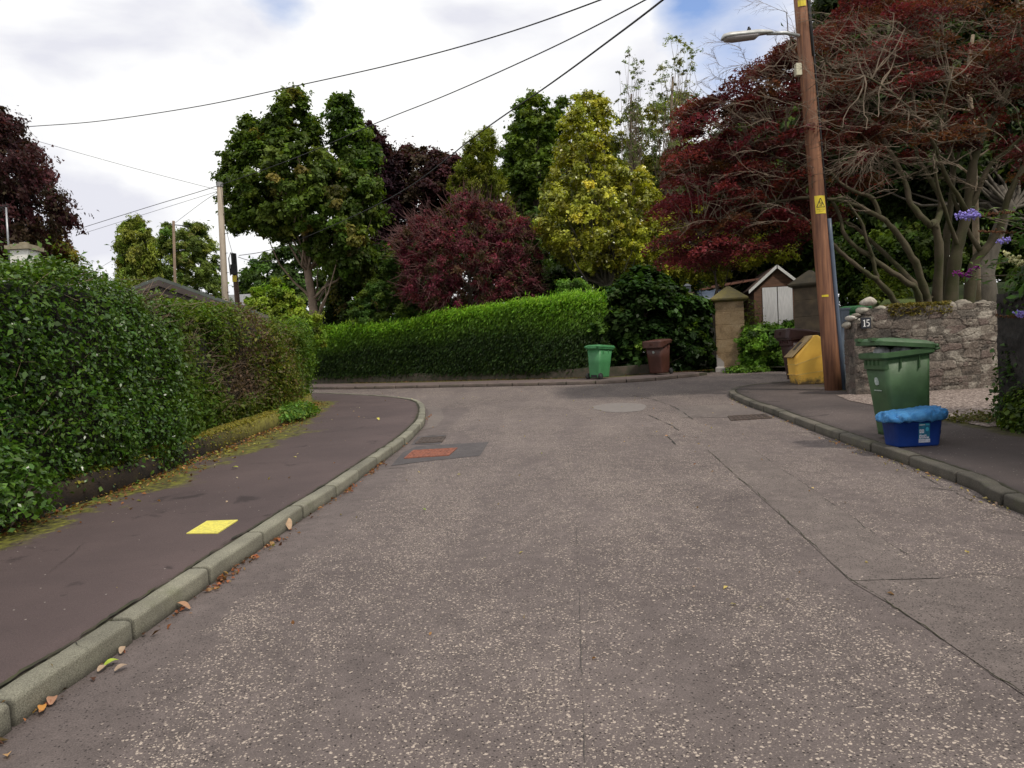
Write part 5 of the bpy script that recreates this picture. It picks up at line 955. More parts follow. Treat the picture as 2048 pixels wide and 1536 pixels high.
hid = P(1696, 640, 17.0); hz = gz(hid.x, 17)+.1
wheelie('green lidded bin just showing over the left end of the stone wall', (hid.x+.2, 17.2, P(1700, 616, 17.2).z-1.05), math.radians(170), M_gbin2, 1.0)
mb = MB(); mb.box((-.09, -.05, 0), (.09, .05, P(1693, 620, 16.6).z-hz)); mb.box((-.11, -.07, P(1693, 620, 16.6).z-hz), (.11, .07, P(1693, 616, 16.6).z-hz)); o_ = mb.obj('gate_post', simple('grey_paint', (.14, .17, .22), (.09, .11, .14), 5, .5), None, bevel=.006); o_.location = (P(1689, 640, 16.6).x, 16.6, hz); tag(o_, 'blue grey post between the wooden pole and the stone wall', 'post')

# ---- blue kerbside box with plastic cover
bx = Vector((4.29, 8.33, 0)); bx.z = gz(bx.x, bx.y)+.1
BS = .86
kb = thing('recycling_box', 'dark blue recycling box with a printed label in front of the large green bin', 'recycling box', bx, math.radians(1)); M_blue = plastic('blue_plastic', (.006, .045, .27), .75, .4)
mb = MB(); mb.loft([rr(.265, .155, .05, .0), rr(.275, .165, .055, .02), rr(.305, .19, .055, .30), rr(.32, .205, .06, .30), rr(.325, .21, .06, .345), rr(.30, .185, .05, .345), rr(.265, .155, .05, .03)], True); o_ = mb.obj('tub', M_blue, kb)
for p_ in o_.data.polygons: p_.use_smooth = True
lab = thing('x', 'x', 'x'); bpy.data.objects.remove(lab)
def front(x, z, e=0): f = (z-.02)/.28; return (x-.045, -(.165+.025*f)-.0025-e, z)
def lquad(mb, x0, x1, z0, z1, e): mb.add([front(x0, z0, e), front(x1, z0, e), front(x1, z1, e), front(x0, z1, e)], [(0, 1, 2, 3)])
lb = MB(); lquad(lb, .035, .175, .068, .265, .000); lbo = lb.obj('label', simple('teal_print', (.02, .17, .26), (.015, .10, .19), 20, .35), kb)
w_ = MB(); lquad(w_, .037, .178, .045, .085, .0015)
for (x, z, ww, hh) in ((.045, .152, .026, .042), (.075, .152, .026, .042), (.045, .092, .026, .042), (.076, .092, .024, .018), (.076, .114, .024, .014), (.105, .094, .026, .040), (.135, .092, .028, .018)): lquad(w_, x, x+ww, z, z+hh, .0015)
w_.obj('pale_panels', simple('label_white', (.62, .65, .75), (.5, .52, .6), 30, .5), lbo)
d_ = MB()
for (x, z, ww, hh) in ((.052, .166, .012, .018), (.081, .168, .012, .014), (.052, .104, .010, .02), (.082, .097, .010, .008), (.112, .103, .012, .02), (.16, .055, .008, .008), (.047, .072, .08, .004), (.047, .060, .07, .004)): lquad(d_, x, x+ww, z, z+hh, .003)
d_.obj('icons', simple('dull_print', (.25, .22, .25), (.15, .12, .2), 60, .6), lbo)
d_ = MB()
for i in range(6): lquad(d_, .043+i*.007, .048+i*.007, .240, .249, .0015)
for i in range(4): lquad(d_, .086+i*.007, .091+i*.007, .242, .250, .0015)
d_.obj('heading', M_white, lbo)
d_ = MB(); n = 20; d_.add([front(.140+.020*math.cos(a), .195+.024*math.sin(a), .0015) for a in [2*math.pi*i/n for i in range(n)]], [tuple(range(n))]); 
for i in range(4): lquad(d_, .122+i*.011, .131+i*.011, .238, .256, .0015)
d_.obj('roundel', simple('cyan_print', (.06, .42, .55), (.04, .3, .45), 30, .4), lbo)
# elasticated cover
cvr = MB(); n = 260; g9 = sines(91, 8, 4, 12); g10 = sines(93, 9, 14, 40); rings = []
prof = [(.935, .300), (.97, .288), (1.0, .290), (1.035, .297), (1.06, .307), (1.08, .32), (1.09, .335), (1.085, .352), (1.065, .368), (1.03, .382), (.98, .392), (.92, .398), (.84, .401), (.74, .403), (.62, .404), (.5, .404), (.38, .404), (.26, .404), (.14, .404), (.03, .404)]
for j, (f, z) in enumerate(prof):
    ring = []
    for i in range(n):
        a = 2*math.pi*i/n; c_, s_2 = math.cos(a), math.sin(a); ex = .34*f*math.copysign(abs(c_)**.42, c_); ey = .225*f*math.copysign(abs(s_2)**.42, s_2)
        w1 = g9(np.array([[ex*5, ey*5, z*9+.0]]))[0]; w2 = g10(np.array([[ex*2+.15*w1, ey*2, z*2]]))[0]; w3 = 1-abs(g9(np.array([[ex*9+w1*.5, ey*6, z*4+2.]]))[0])*2.4
        gath = math.sin(i*1.9+1.7*math.sin(i*.31))*.0065*max(0, 1-abs(j-2)/4); edge = 1 if j < 12 else .6
        cz1 = (1-abs(math.sin(ex*34+ey*30+2.2*w1+w2)))**3; cz2 = (1-abs(math.sin(ex*-26+z*60+2.8*w2+1)))**3; w3 = w3-1.0*cz1-.8*cz2
        q = 1+(gath*1.5+edge*(.006*w1+.010*w2+.016*w3))/.3; ring.append((ex*q, ey*q, z+.013*w3+.004*w1+.007*w2+.03*(ex/.34)*(1 if j > 3 else .2)))
    rings.append(ring)
cvr.loft(rings, True); mcv, tcv, bcv = newmat('thin_blue_film'); bcv.inputs['Roughness'].default_value = .28; tcv.links.new(ramp(tcv, nz(tcv, 9, 5), [(.3, (.035, .22, .58)), (.7, (.11, .40, .80))]), bcv.inputs['Base Color']); bump(tcv, bcv, nz(tcv, 40, 6, .7, dist=2.5), 1, .03)
o_ = cvr.obj('box_cover', mcv, None, True); o_.location = bx; o_.rotation_euler = (0, 0, math.radians(1)); o_.scale = (BS, BS, BS*1.1); kb.scale = (BS, BS, BS*1.1); tag(o_, 'wrinkled bright blue elasticated plastic cover stretched over the recycling box', 'cover')

# ================================================================ GRIT BIN
gp = G(1590, 770, .1); gb0 = Vector((gp.x+.03, gp.y, gz(gp.x, gp.y)+.1)); gbn = thing('grit_bin', 'weathered yellow plastic grit bin with a sloping lid at the foot of the wooden pole', 'grit bin', gb0, math.radians(-8))
gy, gty, gby = newmat('faded_yellow_plastic'); cy = ramp(gty, nz(gty, 2.5, 6, .6), [(.3, (.78, .43, .06)), (.7, (.92, .57, .10))]); sx = gty.nodes.new('ShaderNodeSeparateXYZ'); tcg = gty.nodes.new('ShaderNodeTexCoord'); gty.links.new(tcg.outputs['Object'], sx.inputs[0])
dirt = mt(gty, 'SUBTRACT', mt(gty, 'MULTIPLY', nz(gty, 7, 6, .7), 1.0), mt(gty, 'MULTIPLY', sx.outputs[2], 1.6)); cy = mixc(gty, ramp(gty, dirt, [(.22, (0,)*3), (.5, (.9,)*3)]), cy, (.07, .055, .04)); gty.links.new(cy, gby.inputs['Base Color']); gby.inputs['Roughness'].default_value = .5
glid = simple('dirty_yellow_lid', (.46, .33, .15), (.30, .21, .12), 5, .6)
# profile in x (front = -x side) and z, extruded along y
def gprof(ins=0): return [(.04+ins, .0), (.60-ins, .0), (.66-ins, .30), (.645-ins, .66), (.60-ins, 1.02), (.50-ins, 1.10), (.40, 1.07), (.02+ins, .66), (-.02+ins, .60), (.0+ins, .28)]
def slab(pr, y0, y1, mb): mb.loft([[(x, y0, z) for x, z in pr], [(x, y1, z) for x, z in pr]])
mb = MB(); secs = []
for y, ins in ((0, .05), (.03, .01), (.06, 0), (.78, 0), (.81, .01), (.84, .05)): secs.append([(x, y, z) for x, z in gprof(ins)])
mb.loft(secs); o_ = mb.obj('body', gy, gbn, bevel=.03)
mb = MB()
for z0, z1, x0, x1 in ((.30, .44, .0, .655), (.62, .30, 0, 0),): pass
def band(za, zb, th=.012):
    # raised rib round the front and the side
    f = lambda x: za+(zb-za)*(x/.66); mb.loft([[(x, -.006, f(x)-th), (x, -.006, f(x)+th), (x, .05, f(x)+th), (x, .05, f(x)-th)] for x in (.0, .2, .45, .655)]); mb.loft([[(-.012, y, za-th), (-.012, y, za+th), (.05, y, za+th), (.05, y, za-th)] for y in (.0, .4, .84)])
band(.22, .30); band(.45, .66); mb.obj('rib', simple('yellow_rib', (.82, .55, .16), (.7, .44, .1), 6, .5), gbn)
mb = MB(); d = Vector((.42, 0, .43)).normalized(); nl = Vector((-d.z, 0, d.x)); a = Vector((-.06, 0, .60)); e = a+d*.66
rings = []
for y in (.03, .05, .42, .80, .82):
    i = .015 if y in (.03, .82) else 0; rings.append([(a+nl*.01+d*i+Vector((0, y, 0))), (a+nl*(.04-i)+d*i+Vector((0, y, 0))), (e+nl*(.035-i)-d*i+Vector((0, y, 0))), (e+nl*.0-d*i+Vector((0, y, 0)))])
mb.loft(rings); lo2 = mb.obj('lid', glid, gbn, bevel=.01)
mb = MB()
c_ = a+d*.33+nl*.04; mb.loft([[c_+d*(u*.12)+Vector((0, .42+w_2*.12, 0))+nl*h for u, w_2 in ((-1, -1), (1, -1), (1, 1), (-1, 1))] for h in (-.01, .006)]); mb.obj('handle', simple('dark_recess', (.08, .065, .05)), lo2)

# ================================================================ POLES, LAMP, WIRES
pb = Vector((6.42, 15.45, gz(6.42, 15.45)+.08)); M_pole = simple('creosoted_pole', (.31, .14, .07), (.12, .05, .03), 3.2, .75, bmp=.9, bscale=22, stretch=(6, 6, .35))
pl_ = thing('utility_pole', 'tall reddish brown wooden pole with a yellow warning sign on the right pavement', 'pole', pb); mb = MB(); H = 9.6; lean = -.052
def pc(z): return Vector((lean*z, .0, z))
mb.tube([pc(-.2), pc(1), pc(3), pc(5), pc(7), pc(H)], [.168, .162, .15, .142, .135, .125], 20); mb.obj('shaft', M_pole, pl_, True)
def on_pole(ang, z, r): return pc(z)+Vector((math.sin(ang)*r, -math.cos(ang)*r, 0))
ca_ = math.atan2(pb.x, pb.y)                                # direction of the road side
mb = MB(); cond = [on_pole(1.12, z, .152-.004*z+.045) for z in (-.05, 1, 2, 3.0, 3.42)]; mb.tube(cond, .042, 10); mb.obj('conduit', simple('blue_grey_pipe', (.10, .13, .18), (.07, .09, .13), 4, .45), pl_, True)
mb = MB(); mb.tube([on_pole(1.12, z, .16) for z in (3.4, 5, 6.5, 8, 9.5)], .016, 6); mb.tube([on_pole(.75, z, .15) for z in (6.6, 7.4, 8.5, 9.5)], .02, 6); mb.obj('cable', simple('black_cable', (.02, .02, .022)), pl_, True)
M_ysign = simple('yellow_sign', (.75, .58, .03), (.68, .52, .03), 5, .45)
zc = P(1639, 409, 15.3).z-pb.z; sg = MB(); n = 8; half = .165; a0 = -.38+0.0; a1 = a0+1.72*.95
th0, th1 = -1.05+.18, .95-.12; sgr = .1485
def sp_(a, z, e=0): return on_pole(a, z, sgr+.004+e)
A0, A1 = -.75, .68; zz0, zz1 = zc-.175, zc+.175
for i in range(n): q0, q1 = A0+(A1-A0)*i/n, A0+(A1-A0)*(i+1)/n; sg.add([sp_(q0, zz0), sp_(q1, zz0), sp_(q1, zz1), sp_(q0, zz1)], [(0, 1, 2, 3)])
sgo = sg.obj('warning_sign', M_ysign, pl_, label='yellow danger of death plate')
bk = MB()
def mark(x0, z0, x1, z1, w=.008):                             # stroke on the curved plate; x along the surface in metres
    n_ = 5; dx, dz = x1-x0, z1-z0; L_ = math.hypot(dx, dz) or 1; ox, oz = -dz/L_*w/2, dx/L_*w/2; ac = (A0+A1)/2
    for i in range(n_):
        t0, t1 = i/n_, (i+1)/n_; bk.add([sp_(ac+(x0+dx*t+s_*ox)/sgr, zc+z0+dz*t+s_*oz, .0025) for t, s_ in ((t0, -1), (t1, -1), (t1, 1), (t0, 1))], [(0, 1, 2, 3)])
for q in (((-.078, -.05), (.078, -.05)), ((-.078, -.05), (0, .125)), ((0, .125), (.078, -.05))): mark(*q[0], *q[1], .013)
for q in ((-.01, .07, -.022, .03, .010), (-.022, .03, -.004, .032, .008), (-.004, .032, -.016, .0, .009), (.018, .05, .024, .02, .012), (.024, .02, .0, -.012, .012), (.0, -.012, -.03, -.028, .009), (.024, .02, .042, .0, .008), (0, -.012, .02, -.03, .009)): mark(*q)
for body, zz, sz in (('Danger of death', -.092, .024), ('Keep off', -.128, .024)):
    me = textmesh(body, sz, 0); vs = [sp_((A0+A1)/2+v.co.x/sgr, zc+zz+v.co.y, .0025) for v in me.vertices]; bk.add(vs, [tuple(p_.vertices) for p_ in me.polygons])
bk.obj('black_print', simple('black_print', (.01, .01, .01)), sgo)
mb = MB(); zt_ = P(1640, 592, 15.3).z-pb.z
for i in range(4): q0, q1 = -.5+i*.2, -.3+i*.2; mb.add([on_pole(q0-.35, zt_-.02, .16), on_pole(q1-.35, zt_-.02, .16), on_pole(q1-.35, zt_+.02, .16), on_pole(q0-.35, zt_+.02, .16)], [(0, 1, 2, 3)])
mb.obj('tag', M_ysign, pl_)
mb = MB(); z1_ = P(1592, 135, 15.3).z-pb.z; q = on_pole(-1.5, z1_, .17); mb.box(tuple(q-Vector((.06, .06, .12))), tuple(q+Vector((.06, .06, .12)))); mb.obj('fuse_box', simple('cream_box', (.62, .58, .42), (.5, .47, .34), 6, .5), pl_, bevel=.01)
mb = MB(); z1_ = P(1602, 5, 15.3).z-pb.z; mb.loft([[on_pole(a_, z_, .145) for a_ in (-.8, -.4, 0, .3)] for z_ in (z1_-.06, z1_+.06)], False, False); mb.obj('tag', M_ysign, pl_)
# street lamp on its bracket
e0 = P(1600, 66, 15.35); hL0, hL1 = P(1444, 76, 15.0), P(1545, 66, 15.25); sl = thing('street_lamp', 'long grey street lamp head reaching over the road from the wooden pole', 'street lamp', e0)
ax_ = (hL0-hL1); Lh = ax_.length; ax_.normalize(); sd = ax_.cross(Vector((0, 0, 1))).normalized(); upv = sd.cross(ax_).normalized(); mb = MB(); rings = []
for f, w, h, dz in ((0, .045, .04, 0), (.04, .06, .06, 0), (.2, .085, .085, 0), (.3, .12, .10, -.01), (.85, .135, .105, -.015), (.96, .11, .085, -.015), (1.0, .05, .04, -.02)):
    c = hL1-e0+ax_*Lh*f+upv*dz; rings.append([c+sd*w*math.cos(a)+upv*(h*math.sin(a) if a <= math.pi else h*.0*math.sin(a)) for a in [math.pi*i/8 for i in range(9)]])
mb.loft(rings); mb.obj('head', simple('grey_casting', (.50, .50, .48), (.36, .36, .35), 6, .45, .2), sl, True)
mb = MB(); rings = []
for f, w, h in ((.3, .10, .03), (.36, .115, .07), (.8, .125, .085), (.93, .10, .06), (.97, .06, .02)):
    c = hL1-e0+ax_*Lh*f-upv*.018; rings.append([c+sd*w*math.cos(a)+upv*h*math.sin(a) for a in [-math.pi*i/8 for i in range(9)]])
mb.loft(rings); ml, tl, bl_ = newmat('lamp_lens'); bl_.inputs['Base Color'].default_value = (.32, .29, .29, 1); bl_.inputs['Roughness'].default_value = .2; mb.obj('lens', ml, sl, True)
mb = MB(); mb.tube([Vector((-.02, 0, -.05)), (hL1-e0)*.5+Vector((0, 0, .0)), hL1-e0+ax_*.12], [.035, .035, .035], 10); mb.obj('arm', simple('galvanised', (.45, .46, .46), (.33, .34, .34), 8, .4, .5), sl, True)
mb = MB(); c = hL1-e0+ax_*Lh*.45+upv*.11; mb.tube([c-upv*.03, c+upv*.02], .035, 10); mb.tube([c+upv*.02, c+upv*.05], .02, 8); mb.obj('photocell', M_rub, sl, True)
# other poles
def wpole(label, px0, py0, px1, py1, Y, r0, r1, m, name='utility_pole', ground=None):
    a = P(px0, py0, Y); b2 = P(px1, py1, Y); d = (a-b2); L = d.length; d.normalize(); base = b2-d*((b2.z-gz(b2.x, Y))/d.z); t = thing(name, label, 'pole', base); mb = MB(); mb.tube([Vector((0, 0, 0))-d*.3, (a-base)*.5, a-base], [r0, (r0+r1)/2, r1], 14); mb.obj('shaft', m, t, True); return t, a-base, d
cw = simple('weathered_pole', (.40, .34, .27), (.28, .23, .18), 3, .8, stretch=(5, 5, .5))
t, top, d = wpole('tall pale weathered pole left of the sycamore', 439, 366, 451, 602, 30, .14, .105, cw)
for i in range(7):
    mb = MB(); c = top-d*(1.2+i*.75); mb.tube([c+Vector((.10, -.05, 0)), c+Vector((.2, -.05, 0))], .012, 5); mb.obj('step_bolt', M_rub, t)
mb = MB(); mb.tube([top-d*.15, top+d*.02], .125, 12); mb.obj('pole_cap', simple('grey_fitting', (.3, .3, .3)), t); mb = MB(); mb.tube([top-d*.5+Vector((-.22, 0, 0)), top-d*.5+Vector((.22, 0, 0))], .02, 6); mb.obj('bracket', M_rub, t)
t, top, d = wpole('dark brown pole with a black cable box and yellow sign above the far hedge end', 467, 508, 475, 606, 36, .13, .11, simple('dark_pole', (.11, .055, .035), (.05, .028, .02), 3, .8, stretch=(5, 5, .5)))
mb = MB(); mb.box(tuple(top-d*.75+Vector((-.13, -.22, -.22))), tuple(top-d*.75+Vector((.13, -.11, .25)))); mb.tube([top+Vector((-.16, -.1, -1.0)), top+Vector((-.2, -.1, -.2)), top+Vector((-.1, -.1, .05)), top+Vector((.12, -.1, .0)), top+Vector((.1, -.13, -1.0))], .025, 6); mb.tube([top-d*.9+Vector((0, 0, 0)), top+d*.02], .125, 10); mb.obj('cable_box', M_rub, t, bevel=.02)
mb = MB(); c = top-d*1.15; mb.box(tuple(c+Vector((-.10, -.14, -.15))), tuple(c+Vector((.10, -.125, .15)))); mb.obj('warning_sign', M_ysign, t)
t, top, d = wpole('slim brown pole standing in front of the dark conifer', 347, 442, 350, 560, 46, .085, .075, simple('brown_pole', (.22, .15, .10), (.14, .10, .07), 3, .8))
mb = MB(); mb.tube([top-d*.2+Vector((-.3, 0, .02)), top-d*.2+Vector((.9, 0, -.15))], .03, 5); mb.obj('crossarm', M_rub, t)
# small flat lamp and roof beyond
def wire(label, pts, r, name='overhead_wire'):
    q = smooth3([P(*a) for a in pts], 8); base = q[0]; mb = MB(); mb.tube([p_-base for p_ in q], r, 5); o = mb.obj(name, M_wire, None, True); o.location = base; tag(o, label, 'wire', 'overhead wires')
M_wire = simple('wire_black', (.022, .022, .024), (.015, .015, .016), 6, .6)
wire('uppermost overhead wire sagging across the sky from the left beech to the top centre', [(-60, 262, 27), (60, 253, 26), (200, 242, 24.5), (400, 212, 22), (600, 170, 20), (800, 125, 17.5), (1000, 70, 15), (1200, 0, 12.5), (1380, -75, 10.5)], .013)
wire('middle overhead wire crossing the pale pole top on its way over the sycamore', [(150, 460, 38), (300, 413, 34), (437, 371, 30), (600, 312, 26), (755, 245, 22), (900, 187, 19), (1100, 97, 15.5), (1290, 0, 12.5), (1420, -75, 11)], .013)
wire('thick black cable sweeping from the dark cable pole to the top right of centre', [(478, 511, 36), (540, 500, 33), (640, 462, 28), (800, 385, 22), (960, 265, 17), (1100, 168, 13.5), (1220, 80, 11.2), (1325, 0, 9.6), (1440, -95, 8.5)], .0145)
wire('thin wire running down to the pale pole from the weeping beech', [(60, 278, 29), (180, 312, 29.3), (300, 345, 29.6), (436, 380, 30)], .008)
wire('thin lower wire left of the pale pole top', [(150, 472, 38), (300, 425, 34), (434, 383, 30)], .008)
wire('short thin wire between the pale pole and the slim brown pole', [(436, 384, 30), (400, 408, 36), (350, 446, 45.5)], .010)
wire('thin wire rising from the hedge to the left conifer', [(185, 545, 40), (228, 519, 48), (300, 480, 46)], .010)
wire('thin cable from the dark cable pole to the wood behind', [(476, 514, 36), (510, 522, 38), (580, 520, 42)], .014)
wire('thin drop wire down the right side of the pale pole', [(446, 420, 30), (455, 470, 32), (468, 518, 36)], .009)

# ================================================================ GARAGE, CHIMNEY HOUSE
Yg = 17.2; er = P(536, 634, Yg); ga = math.radians(20); gd = Vector((math.cos(ga), math.sin(ga), 0)); xr = 1.0
while True:                                                  # walk along the gable to the ridge
    A_ = er-gd*xr; r_ = ray(317, 556)
    if A_.x/A_.y <= r_.x/r_.y: break
    xr += .01
ap = P(317, 556, A_.y); gr0 = Vector((ap.x, ap.y, gz(ap.x, ap.y)+.1)); gg = thing('garage', 'low garage with dark brown boarded gable and felt roof behind the left hedge', 'garage', gr0, ga)
za = ap.z-gr0.z; zr = er.z-gr0.z; xl = -xr
mb = MB(); mb.add([(xl+.2, .25, 0), (xr-.2, .25, 0), (xr-.2, .25, zr-.05), (0, .25, za-.12), (xl+.2, .25, zr-.05), (xl+.2, 3, 0), (xr-.2, 3, 0), (xr-.2, 3, zr-.05), (0, 3, za-.12), (xl+.2, 3, zr-.05)], [(0, 1, 2, 3, 4), (9, 8, 7, 6, 5), (1, 6, 7, 2), (5, 0, 4, 9)]); mb.obj('wall', simple('brown_cladding', (.055, .035, .028), (.035, .022, .018), 4, .8), gg)
mb = MB()
for s, xe in ((1, xr), (-1, xl)): mb.add([(0, 0, za+.03), (xe, 0, zr+.03), (xe, 3.2, zr+.03), (0, 3.2, za+.03), (0, 0, za-.04), (xe, 0, zr-.04), (xe, 3.2, zr-.04), (0, 3.2, za-.04)], [(0, 1, 2, 3), (7, 6, 5, 4), (0, 4, 5, 1), (1, 5, 6, 2), (2, 6, 7, 3)])
mb.obj('roof', simple('green_grey_felt', (.10, .115, .105), (.06, .07, .062), 6, .85), gg)
for xe in (xr, xl):
    mb = MB(); x0 = 0; k_ = .03
    for (o1, o2, yf, yb) in ((-.045, -.17, -.02, .03), (-.175, -.34, .06, .1)): mb.add([(0, yf, za+o1), (xe, yf, zr+o1), (xe, yf, zr+o2), (0, yf, za+o2), (0, yb, za+o1), (xe, yb, zr+o1), (xe, yb, zr+o2), (0, yb, za+o2)], [(0, 1, 2, 3), (7, 6, 5, 4), (0, 4, 5, 1), (3, 2, 6, 7), (1, 5, 6, 2)])
    mb.obj('fascia', simple('dark_brown_fascia', (.06, .042, .036), (.04, .028, .024), 5, .6), gg)
hc = P(42, 520, 18.5); H0v = Vector((hc.x-1.5, 20.5, gz(-13, 20.5)+.1)); hs = thing('cottage', 'low house whose white chimney with a stone cap shows over the left hedge', 'house', H0v)
zc0 = P(42, 560, 18.5).z-H0v.z
mb = MB(); mb.add([(-4, -3, 0), (4, -3, 0), (4, 3, 0), (-4, 3, 0), (-4, -3, 1.9), (4, -3, 1.9), (4, 3, 1.9), (-4, 3, 1.9), (-4, 0, zc0-.2), (4, 0, zc0-.2)], [(0, 1, 5, 4), (2, 3, 7, 6), (1, 2, 6, 9, 5), (3, 0, 4, 8, 7)]); mb.obj('wall', simple('cream_render', (.7, .68, .62), (.6, .58, .52), 3, .8), hs)
mb = MB()
for s in (-1, 1): mb.add([(-4.2, 0, zc0-.15), (4.2, 0, zc0-.15), (4.2, s*3.3, 1.75), (-4.2, s*3.3, 1.75), (-4.2, 0, zc0-.08), (4.2, 0, zc0-.08), (4.2, s*3.3, 1.83), (-4.2, s*3.3, 1.83)], [(0, 1, 2, 3), (7, 6, 5, 4), (2, 3, 7, 6), (0, 3, 7, 4), (1, 2, 6, 5)])
rfo = mb.obj('roof', simple('slate_roof', (.09, .09, .10), (.06, .06, .065), 8, .7), hs)
cc_ = P(42, 507, 19.0); cl_ = cc_-H0v; wch = 38/FPX*19/2
mb = MB(); mb.box((cl_.x-wch, -1.6, 1.6), (cl_.x+wch, -1.1, P(42, 500, 19).z-H0v.z)); ch_ = mb.obj('chimney', simple('white_render', (.8, .79, .74), (.66, .64, .58), 5, .8), rfo, bevel=.01)
zt2 = P(42, 500, 19).z-H0v.z; mb = MB(); mb.box((cl_.x-wch-.06, -1.67, zt2+.002), (cl_.x+wch+.06, -1.03, zt2+.10)); mb.tube([(cl_.x, -1.35, zt2+.1), (cl_.x, -1.35, zt2+.2)], .11, 10); mb.box((cl_.x-wch+.02, -1.6, zt2+.1), (cl_.x+wch-.02, -1.1, zt2+.14)); mb.obj('cap', simple('stone_cap', (.32, .28, .2), (.2, .17, .11), 8, .9), ch_)
an = P(17, 490, 18.9); at_ = P(12, 415, 18.9); t = thing('tv_aerial', 'thin grey aerial pole beside the white chimney', 'aerial', an); mb = MB(); mb.tube([Vector((0, 0, -.6)), at_-an], .022, 6); mb.obj('mast', simple('alu', (.4, .4, .42), None, 5, .4, .7), t, True)
mb = MB(); c = at_-an; mb.tube([c+Vector((-.45, 0, -.12)), c+Vector((.05, 0, .05))], .015, 5)
for i in range(7): q = c+Vector((-.42+i*.07, 0, -.11+i*.025)); mb.tube([q+Vector((0, -.15, 0)), q+Vector((0, .15, 0))], .006, 4); mb.tube([q+Vector((0, 0, -.09)), q+Vector((0, 0, .09))], .006, 4)
mb.obj('antenna', M_rub, t)
hb2 = P(478, 600, 55); t = thing('distant_house', 'small grey roofed house just visible beyond the dark cable pole', 'house', (hb2.x, 55, gz(hb2.x, 55))); zt3 = P(480, 583, 55).z-t.location.z
mb = MB(); mb.box((-2, 0, 0), (2, 4, zt3-1)); mb.obj('wall', simple('distant_wall', (.5, .48, .45)), t); mb = MB(); mb.add([(-2.2, -.2, zt3-1), (2.2, -.2, zt3-1), (2.2, 2, zt3), (-2.2, 2, zt3), (2.2, 4.2, zt3-1), (-2.2, 4.2, zt3-1)], [(0, 1, 2, 3), (3, 2, 4, 5), (1, 4, 2), (5, 0, 3)]); mb.obj('roof', simple('distant_roof', (.25, .25, .26)), t)

# ================================================================ BUDDLEIA AND RIGHT-HAND BUSHES
BU = [(.025, .06, .02), (.035, .075, .025), (.018, .045, .015)]
tree('buddleia', 'tall shrub with purple flower spikes leaning over the dark wall at the right edge', 'shrub', (7.4, 7.6, gz(7.4, 7.6)), (7.3, 7.8, 3.2), .06, [(2075, 380), (2160, 250), (2500, 150), (2700, 500), (2600, 800), (2200, 760), (2080, 600)], 7.8, 1.2, 200, .3, 130, .12, BU, aspect=.28, nb=60)
bd = [o for o in S.collection.objects if o.name.startswith('buddleia')][0]; bl0 = bd.location.copy()
fl = MB(); stm = MB(); LV, LN = [], []
for (px, py, Y, L, dx, dz, col, r_) in ((1913, 432, 8.6, 46, 1, .04, 0, .028), (1905, 462, 8.6, 0, 0, 0, 0, 0), (1908, 545, 8.7, 34, 1, -.25, 1, .018), (1932, 548, 8.65, 26, .6, .6, 1, .018), (1995, 482, 8.3, 26, 1, .1, 0, .02), (2012, 508, 8.2, 40, 1, -.6, 2, .028), (2028, 625, 8.0, 34, 1, -.1, 0, .022), (1968, 430, 8.5, 62, 1, .1, 3, .016), (1958, 462, 8.5, 85, 1, -.05, 3, .014), (1990, 632, 8.3, 66, 1, -.03, 3, .012), (1940, 418, 8.9, 22, 1, -.6, 0, .016)):
    if not L: continue
    a = P(px, py, Y); b_ = P(px+L, py-dz*L, Y-.1); cols = [(.36, .30, .78), (.24, .03, .22), (.62, .60, .32), (.16, .075, .04)][col]
    for i in range(int(L*1.8)):
        t_ = rnd.random(); c = a.lerp(b_, t_); rr_ = 1.05*r_*(.5+.9*math.sin(math.pi*min(1, t_*.7+.25))); c = c+Vector((rnd.gauss(0, 1), rnd.gauss(0, 1), rnd.gauss(0, 1)))*rr_*.5; s_ = r_*rnd.uniform(.45, .75)
        vs = [c+Vector(v)*s_ for v in ((1, 0, 0), (0, 1, 0), (-1, 0, 0), (0, -1, 0), (0, 0, 1), (0, 0, -1))]; k_ = rnd.uniform(.7, 1.2); fl.add([v-bl0 for v in vs], [(0, 1, 4), (1, 2, 4), (2, 3, 4), (3, 0, 4), (1, 0, 5), (2, 1, 5), (3, 2, 5), (0, 3, 5)], tuple(min(.9, q*k_) for q in cols))
    e_ = Vector((7.0, 8.0, rnd.uniform(2.0, 2.8))); stm.tube([q-bl0 for q in curve(b_, e_, .06, 5, .02)], [.004, .005, .006, .007, .008, .010], 5, False)
    for q in curve(b_, e_, .06, 12, .02)[:9]:
        for k_ in range(6): LV.append(tuple(q+Vector((rnd.gauss(0, .05), rnd.gauss(0, .05), rnd.gauss(0, .05))))); LN.append((rnd.gauss(0, .6), rnd.gauss(-.2, .6), 1))
fl.obj('flowers', leafmat('petals', .7, .2, .1), bd); stm.obj('stems', M_twig, bd, True)
leaves('leaves', np.array(LV)-np.array(bl0), np.array(LN), .11, palette(len(LV), [(.04, .09, .035), (.06, .12, .05)]), M_leaf, bd, .25)
plant('wall_ivy', 'dark ivy and bramble growing on the shaded wall end at the right edge', 'ivy', (6.15, 9.25, gz(6, 9.2)+.05), (.36, .5), 2600, .07, BU, 1.3)
plant('wall_shrub', 'green leafy bush at the foot of the dark wall beside the gravel', 'bush', (5.98, 8.75, gz(6, 8.8)+.08), (.30, .6), 2200, .075, [(.05, .09, .02), (.07, .12, .03), (.03, .06, .02)], .62)
plant('wall_shrub', 'dark leaves draped over the top of the shaded wall', 'bush', (6.3, 8.9, gz(6, 8.8)+1.45), (.45, .8), 2200, .09, BU, .7)
plant('gravel_weeds', 'sprawling mossy weeds along the gravel edge beside the dark wall', 'plant', (6.0, 9.95, gz(6, 10)+.1), (.5, .35), 700, .05, [(.10, .09, .025), (.06, .07, .02)], .08)
